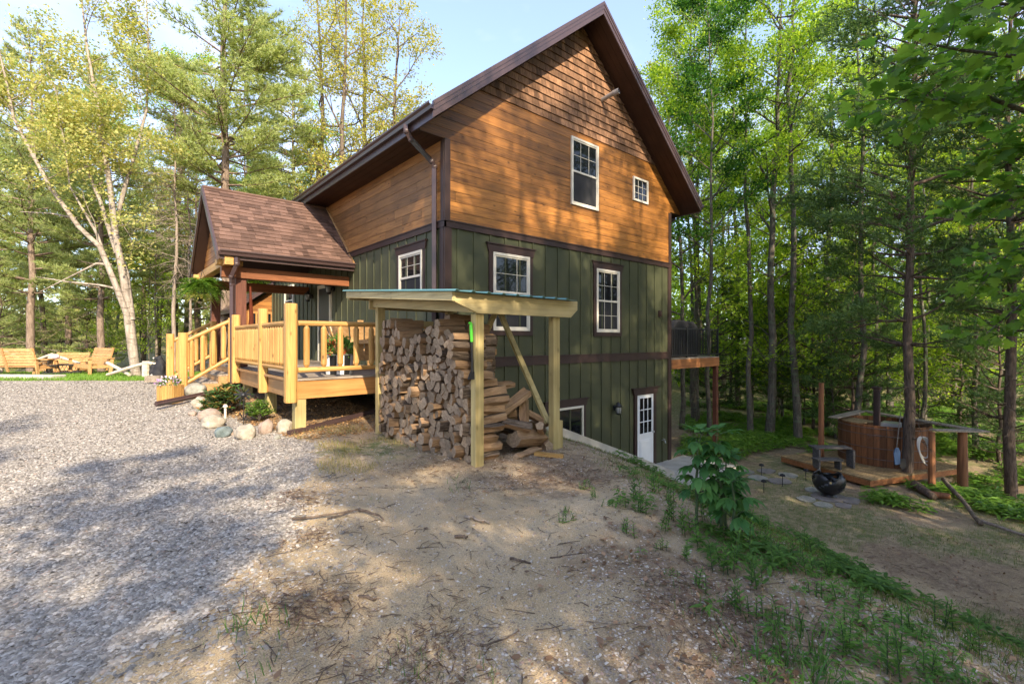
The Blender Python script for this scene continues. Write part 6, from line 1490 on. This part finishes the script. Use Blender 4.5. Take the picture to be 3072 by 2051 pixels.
for (px, py, k) in WS:
    c = onground(px, py); 
    zn = 'between the bare soil and the basement door' if px < 2000 else 'around the foot of the tall leafy plant' if py < 1780 and px < 2600 else 'in the litter at the lower right'
    o = thing('weed', 'upright leafy green weed ' + zn, 'weed', c, 'leafy weeds ' + zn); s = r.uniform(.5, .85); o.scale = (s, s, s); o.rotation_euler = (0, 0, r.uniform(0, 6.28)); meobj('stem', WD_[k][0], o); meobj('leaves', WD_[k][1], o)
# ---------------------------------------------------------------- loose ground cover
def stuff(name, me, lab, cat): o = meobj(name, me); o['label'] = lab; o['category'] = cat; o['kind'] = 'stuff'; return o
def gsurf(X, Y):
    z = gz(X, Y); dd_ = np.hypot(X - CAMX, Y - CAMY); nr = sm(16, 6, dd_)
    return z + nr * (.07 * (vnoise(X, Y, 1.1, 1) - .5) + .03 * (vnoise(X, Y, .33, 2) - .5) + .012 * (vnoise(X, Y, .13, 2) - .5))
def viewpts(n, d0, d1, p0, p1, pw=1.0):
    """points spread over the ground between two depths, thinning with distance"""
    d = d0 + (d1 - d0) * R_.uniform(0, 1, n) ** pw; px = R_.uniform(p0, p1, n); x = (px - 1536) / 1428 * d
    return CAMX + .756 * x + .6547 * d, CAMY - .6547 * x + .756 * d
R_ = np.random.default_rng(99)
def stones(n, X, Y, smin, smax, flat, mat, name, lab):
    Z = gsurf(X, Y); m = len(X); base = np.array([(1, 0, 0), (.55, .8, 0), (-.45, .85, 0), (-1, .05, 0), (-.5, -.8, 0), (.5, -.85, 0), (.35, .2, .55), (-.35, .1, .6), (0, -.4, .5)])
    fc = np.array([(0, 1, 6), (1, 2, 7), (1, 7, 6), (2, 3, 7), (3, 4, 7), (4, 8, 7), (4, 5, 8), (5, 0, 8), (0, 6, 8), (6, 7, 8)])
    s = smin + (smax - smin) * R_.uniform(0, 1, m) ** 2; a = R_.uniform(0, 6.28, m); ca, sa = np.cos(a), np.sin(a)
    j = base[None] * (1 + R_.normal(0, .16, (m, 9, 3))); j = j * s[:, None, None] * np.array([1, .72, flat])
    tx, ty = R_.normal(0, .22, (2, m)); jz = j[:, :, 2] + j[:, :, 0] * tx[:, None] + j[:, :, 1] * ty[:, None]
    v = np.stack([j[:, :, 0] * ca[:, None] - j[:, :, 1] * sa[:, None] + X[:, None], j[:, :, 0] * sa[:, None] + j[:, :, 1] * ca[:, None] + Y[:, None], jz + Z[:, None] + s[:, None] * .05], -1).reshape(-1, 3)
    f = (fc[None] + (np.arange(m) * 9)[:, None, None]).reshape(-1, 3)
    return stuff(name, npmesh(name, v, f, mat), lab, name)
def stonemat(nm, stops):
    t = NT(nm); isl = t.island(); c = t.ramp(isl, stops); n = t.noise(t.co(), 60, 4); c = t.hsv(c, t.mrange(n, .3, .7, .8, 1.2)); t.bump(n, .3, .003); return t.fin(c, .9, .15)
M['gravel'] = stonemat('grey_limestone_chip', [(0, (.17, .148, .124)), (.4, (.26, .232, .198)), (.75, (.345, .312, .27)), (.93, (.45, .41, .36)), (1, (.30, .22, .17))])
M['pebble'] = stonemat('mixed_pebble', [(0, (.17, .13, .10)), (.35, (.29, .23, .18)), (.7, (.40, .34, .28)), (.92, (.52, .47, .41)), (1, (.30, .19, .14))])
X, Y = viewpts(190000, 1.5, 13.8, -120, 1100, 1.35); g, _, _ = masks(X, Y); k = R_.uniform(0, 1, len(X)) < np.clip(g * 1.15 + .10 * (sm(.8, 0, side(X, Y) - gravel_edge(depth(X, Y)))), 0, 1); stones(0, X[k], Y[k], .008, .026, .55, M['gravel'], 'gravel', 'pale grey crushed limestone gravel of the drive')
X, Y = viewpts(70000, 1.4, 8.0, 200, 3072, 1.2); g, _, li = masks(X, Y); s = (X - 1.3 - .5 * (np.minimum(Y, -1) + 1)) / 1.118
k = (R_.uniform(0, 1, len(X)) < (1 - g) * (.3 + .9 * sm(.42, .62, vnoise(X, Y, .7, 21)))) & (s < 1.2); stones(0, X[k], Y[k], .004, .0145, .6, M['pebble'], 'pebbles', 'small mixed pebbles scattered over the sandy soil')
# dry leaves and bark chips
X, Y = viewpts(26000, 1.5, 12, 800, 3150, 1.2); g, _, li = masks(X, Y); s = (X - 1.3 - .5 * (np.minimum(Y, -1) + 1)) / 1.118
pr_ = li * .9 + .05 + .5 * sm(-1.6, -.2, s) * sm(.45, .6, vnoise(X, Y, .5, 31)); k = (R_.uniform(0, 1, len(X)) < pr_ * (1 - g)) & ~((X > -.05) & (Y > -.9) & (X < 8.1)); X, Y = X[k], Y[k]; m = len(X)
P = np.stack([X, Y, gsurf(X, Y) + R_.uniform(.003, .02, m)], 1)
chip = (np.array([(0, 0, 0), (.3, .22, .12), (.75, .26, .02), (1, 0, .14), (.65, -.25, .03), (.25, -.2, .10)]), np.array([(0, 1, 5), (1, 4, 5), (1, 2, 4), (2, 3, 4)]))
v, f = scatter(chip, P, np.stack([R_.normal(0, 1, m), R_.normal(0, 1, m), R_.normal(0, .15, m)], 1), np.array([0, 0, 1.]) + R_.normal(0, .35, (m, 3)), .012 + .045 * R_.uniform(0, 1, m) ** 2.5)
stuff('leaf_litter', npmesh('leaf_litter', v, f, M['litter']), 'dry brown leaves and bark chips littering the soil', 'leaf litter')
# fine twigs
X, Y = viewpts(1500, 1.5, 9, 700, 3100, 1.1); g, _, _ = masks(X, Y); k = (g < .4) & ~((X > 0) & (Y > -.9)); X, Y = X[k], Y[k]; Z = gsurf(X, Y); b = MB(); r = random.Random(3)
tv, tf, o = [], [], 0
for x, y, z in zip(X, Y, Z):
    a = r.uniform(0, 6.28); L = r.uniform(.02, .09); rr = r.uniform(.0012, .003); dx, dy = math.cos(a) * L, math.sin(a) * L; bend = r.uniform(-.3, .3) * L
    vv_, ff_ = tube_np([(x - dx, y - dy, z + .004), (x - bend * dy / L, y + bend * dx / L, z + .012), (x + dx, y + dy, z + .004)], [rr, rr, rr * .6], 4, False); tv.append(np.array(vv_)); tf.append(np.array(ff_) + o); o += len(vv_)
stuff('fine_twigs', npmesh('fine_twigs', np.concatenate(tv), np.concatenate(tf), M['barkpine']), 'fine broken twigs scattered over the soil', 'twigs')
# grass: thin everywhere on the yard, tufts on the soil, lawn strip at the left
def grassfield(X, Y, h, name, lab, mat='grass', w=1.0):
    m = len(X); P = np.stack([X, Y, gsurf(X, Y) - .005], 1); a = R_.uniform(0, 6.28, m); F = np.stack([np.cos(a), np.sin(a), np.zeros(m)], 1)
    tv_, tf_ = T_BLADE; tv_ = tv_ * [1, w, 1]; N = np.array([0, 0, 1.]) + R_.normal(0, .28, (m, 3)); v, f = scatter((tv_, tf_), P, F, N, h * R_.uniform(.5, 1.4, m))
    return stuff(name, npmesh(name, v, f, M[mat]), lab, 'grass')
X, Y = viewpts(170000, 2.0, 13, 1500, 3200, 1.3); _, g2, _ = masks(X, Y); k = R_.uniform(0, 1, len(X)) < g2; grassfield(X[k], Y[k], .05, 'yard_grass', 'thin patchy grass over the shaded lower yard')
X, Y = viewpts(40000, 13.2, 19, -250, 640, 1.0); _, g2, _ = masks(X, Y); k = R_.uniform(0, 1, len(X)) < g2; grassfield(X[k], Y[k], .10, 'lawn_strip', 'sunlit grass strip in front of the benches', 'lawn' if 'lawn' in M else (M.setdefault('lawn', leafmat('lawn_blade', [(.08, .18, .02), (.14, .26, .03), (.20, .30, .05)], .3)), 'lawn')[1], 1.4)
TF = [(705, 1925, .10), (730, 1905, .12), (760, 1880, .14), (800, 1960, .07), (830, 1900, .12), (640, 1945, .06), (1385, 1465, .13), (1378, 1440, .12), (1100, 1500, .07), (1190, 1460, .05), (1235, 1720, .05), (1690, 1580, .05), (1270, 2020, .09), (1480, 2030, .10), (1205, 2010, .09), (780, 2040, .09), (1225, 1960, .10), (2350, 1890, .16), (2370, 1930, .20), (2400, 1980, .22), (2430, 2020, .20), (2340, 1970, .15), (2380, 1880, .15), (2450, 2040, .18), (2100, 1800, .10), (2140, 1840, .10), (2060, 1850, .09), (2190, 1790, .10), (2750, 1980, .15), (2790, 1950, .15), (2840, 1990, .14), (2700, 1830, .10), (2600, 1900, .10), (2950, 1800, .08), (2560, 1720, .08), (810, 1490, .06), (1890, 1700, .06), (1980, 1780, .07), (1450, 1470, .05), (1500, 1465, .05), (1725, 1545, .07), (2180, 1870, .08), (2260, 1920, .12), (2300, 1990, .14), (2200, 1990, .10)]
xs_, ys_, hs_ = [], [], []
for px, py, h in TF:
    q = gpt(px, py); m = int(12 + 60 * h); xs_.append(q[0] + R_.normal(0, .045 + h * .22, m)); ys_.append(q[1] + R_.normal(0, .045 + h * .22, m)); hs_.append(np.full(m, h))
X, Y, H = map(np.concatenate, (xs_, ys_, hs_)); grassfield(X, Y, H * .62, 'grass_tufts', 'scattered green grass tufts on the sandy soil', 'tuft' if 'tuft' in M else (M.setdefault('tuft', leafmat('tuft_blade', [(.035, .09, .02), (.06, .14, .03), (.11, .19, .04)], .3)), 'tuft')[1], .8)
X, Y = viewpts(30000, 5.5, 9.5, 850, 1250, 1.0); k = (R_.uniform(0, 1, len(X)) < sm(.45, .6, vnoise(X, Y, .45, 12)) * .35 * (side(X, Y) > gravel_edge(depth(X, Y)) + .1)) & (X < -1.62) & (Y < .4); grassfield(X[k], Y[k], .07, 'dry_grass', 'straw coloured dry grass between the drive and the woodpile', 'dry' if 'dry' in M else (M.setdefault('dry', leafmat('dry_blade', [(.26, .21, .08), (.36, .29, .12), (.14, .17, .04), (.42, .34, .16)], .25)), 'dry')[1], .8)
# low leafy ground plants: beside the tub and along the crest
def cover(X, Y, size, per, name, lab, mat, hh=.12, tmpl=T_LONG):
    m = len(X); P = np.repeat(np.stack([X, Y, gsurf(X, Y)], 1), per, 0); a = R_.uniform(0, 6.28, m * per); el_ = R_.uniform(.0, .5, m * per)
    H = np.repeat(R_.uniform(.3, 1, m), per) * hh; P[:, 2] += H * R_.uniform(.6, 1, m * per); P[:, 0] += np.cos(a) * size * .25; P[:, 1] += np.sin(a) * size * .25
    v, f = scatter(tmpl, P, np.stack([np.cos(a), np.sin(a), el_ - .2], 1), np.array([0, 0, 1.]) + R_.normal(0, .2, (m * per, 3)), size * R_.uniform(.6, 1.3, m * per)); return stuff(name, npmesh(name, v, f, M[mat]), lab, 'ground plants')
X, Y = viewpts(30000, 4.5, 30, 2050, 3250, .8); px_ = side(X, Y) / depth(X, Y) * 1428 + 1536; d_ = depth(X, Y)
dens = sm(.36, .52, vnoise(X, Y, 1.3, 41)); zone = ((px_ > 2600) & (d_ < 12.4) & (d_ > 8.0)) | ((px_ > 2820) & (d_ > 4.5) & (d_ < 12)) | (d_ > 14.8) | ((px_ > 2900) & (d_ < 15)); inplat = ((X - 9.71) * .927 - (Y + 4.57) * .375 > -.2) & ((X - 9.71) * .375 + (Y + 4.57) * .927 > -.1) & ((X - 9.71) * .375 + (Y + 4.57) * .927 < 2.8) & ((X - 9.71) * .927 - (Y + 4.57) * .375 < 4.0)
k = zone & ~inplat & (R_.uniform(0, 1, len(X)) < dens) & (X > 8.3); cover(X[k], Y[k], .19, 5, 'ferny_groundcover', 'bright ferny ground plants round the tub platform and under the trees', 'fern', .22)
X, Y = viewpts(16000, 2.4, 10.0, 1850, 3100, 1.0); s = (X - 1.3 - .5 * (np.minimum(Y, -1) + 1)) / 1.118; k = (np.abs(s - .8) < 2.0) & (R_.uniform(0, 1, len(X)) < .6 * sm(.44, .68, vnoise(X, Y, .6, 51)) * np.exp(-((s - .8) / 1.1) ** 2)) & (Y < -3.3); cover(X[k], Y[k], .075, 7, 'crest_groundcover', 'low leafy green growth along the crest of the slope', 'weed', .12)
X, Y = viewpts(2400, 1.8, 6, 1900, 3100, 1.0); s = (X - 1.3 - .5 * (np.minimum(Y, -1) + 1)) / 1.118; k = (s > -1.6) & (s < 1.5) & (R_.uniform(0, 1, len(X)) < sm(.55, .72, vnoise(X, Y, .5, 61))); cover(X[k], Y[k], .04, 6, 'seedling_cover', 'tiny green seedlings among the litter at lower right', 'weed', .05)
# orange bark mulch in the bed
X, Y = viewpts(9000, 7.3, 10.2, 560, 1130, 1.0); g, _, _ = masks(X, Y); k = (g < .3) & (X < -1.0) & (Y > -.3) & (Y < 5); m = int(k.sum()); P = np.stack([X[k], Y[k], gsurf(X[k], Y[k]) + R_.uniform(.003, .02, m)], 1)
M['mulch'] = leafmat('orange_mulch', [(.24, .12, .045), (.40, .22, .09), (.50, .31, .14), (.16, .08, .035)], .05)
v, f = scatter(chip, P, np.stack([R_.normal(0, 1, m), R_.normal(0, 1, m), R_.normal(0, .15, m)], 1), np.array([0, 0, 1.]) + R_.normal(0, .35, (m, 3)), R_.uniform(.015, .055, m))
stuff('bark_mulch', npmesh('bark_mulch', v, f, M['mulch']), 'orange brown bark mulch of the bed under the deck', 'mulch')
# brown needle and twig debris in a few patches
P_, F_ = [], []
for px, py, sx_2, n_ in ((905, 1835, .20, 900), (925, 1610, .12, 350), (890, 1500, .16, 300), (1265, 1965, .20, 700), (870, 1480, .12, 300), (1640, 1420, .25, 700), (1450, 1440, .35, 700), (1260, 1405, .25, 500), (1760, 1440, .2, 500), (2050, 1780, .2, 500), (2180, 1900, .2, 500)):
    q = gpt(px, py); x_ = q[0] + R_.normal(0, sx_2, n_); y_ = q[1] + R_.normal(0, sx_2, n_); P_.append(np.stack([x_, y_, gsurf(x_, y_) + R_.uniform(.002, .018, n_)], 1)); F_.append(np.stack([R_.normal(0, 1, n_), R_.normal(0, 1, n_), R_.normal(0, .15, n_)], 1))
P_ = np.concatenate(P_); F_ = np.concatenate(F_); v, f = scatter((T_NEEDLE[0] * [1, .5, 1], T_NEEDLE[1]), P_, F_, np.array([0, 0, 1.]) + R_.normal(0, .5, P_.shape), R_.uniform(.03, .09, len(P_)))
M['debris'] = leafmat('brown_needle_debris', [(.06, .035, .022), (.12, .07, .045), (.20, .13, .085)], .05)
stuff('needle_debris', npmesh('needle_debris', v, f, M['debris']), 'patches of brown pine needle and twig debris on the soil', 'needle debris')
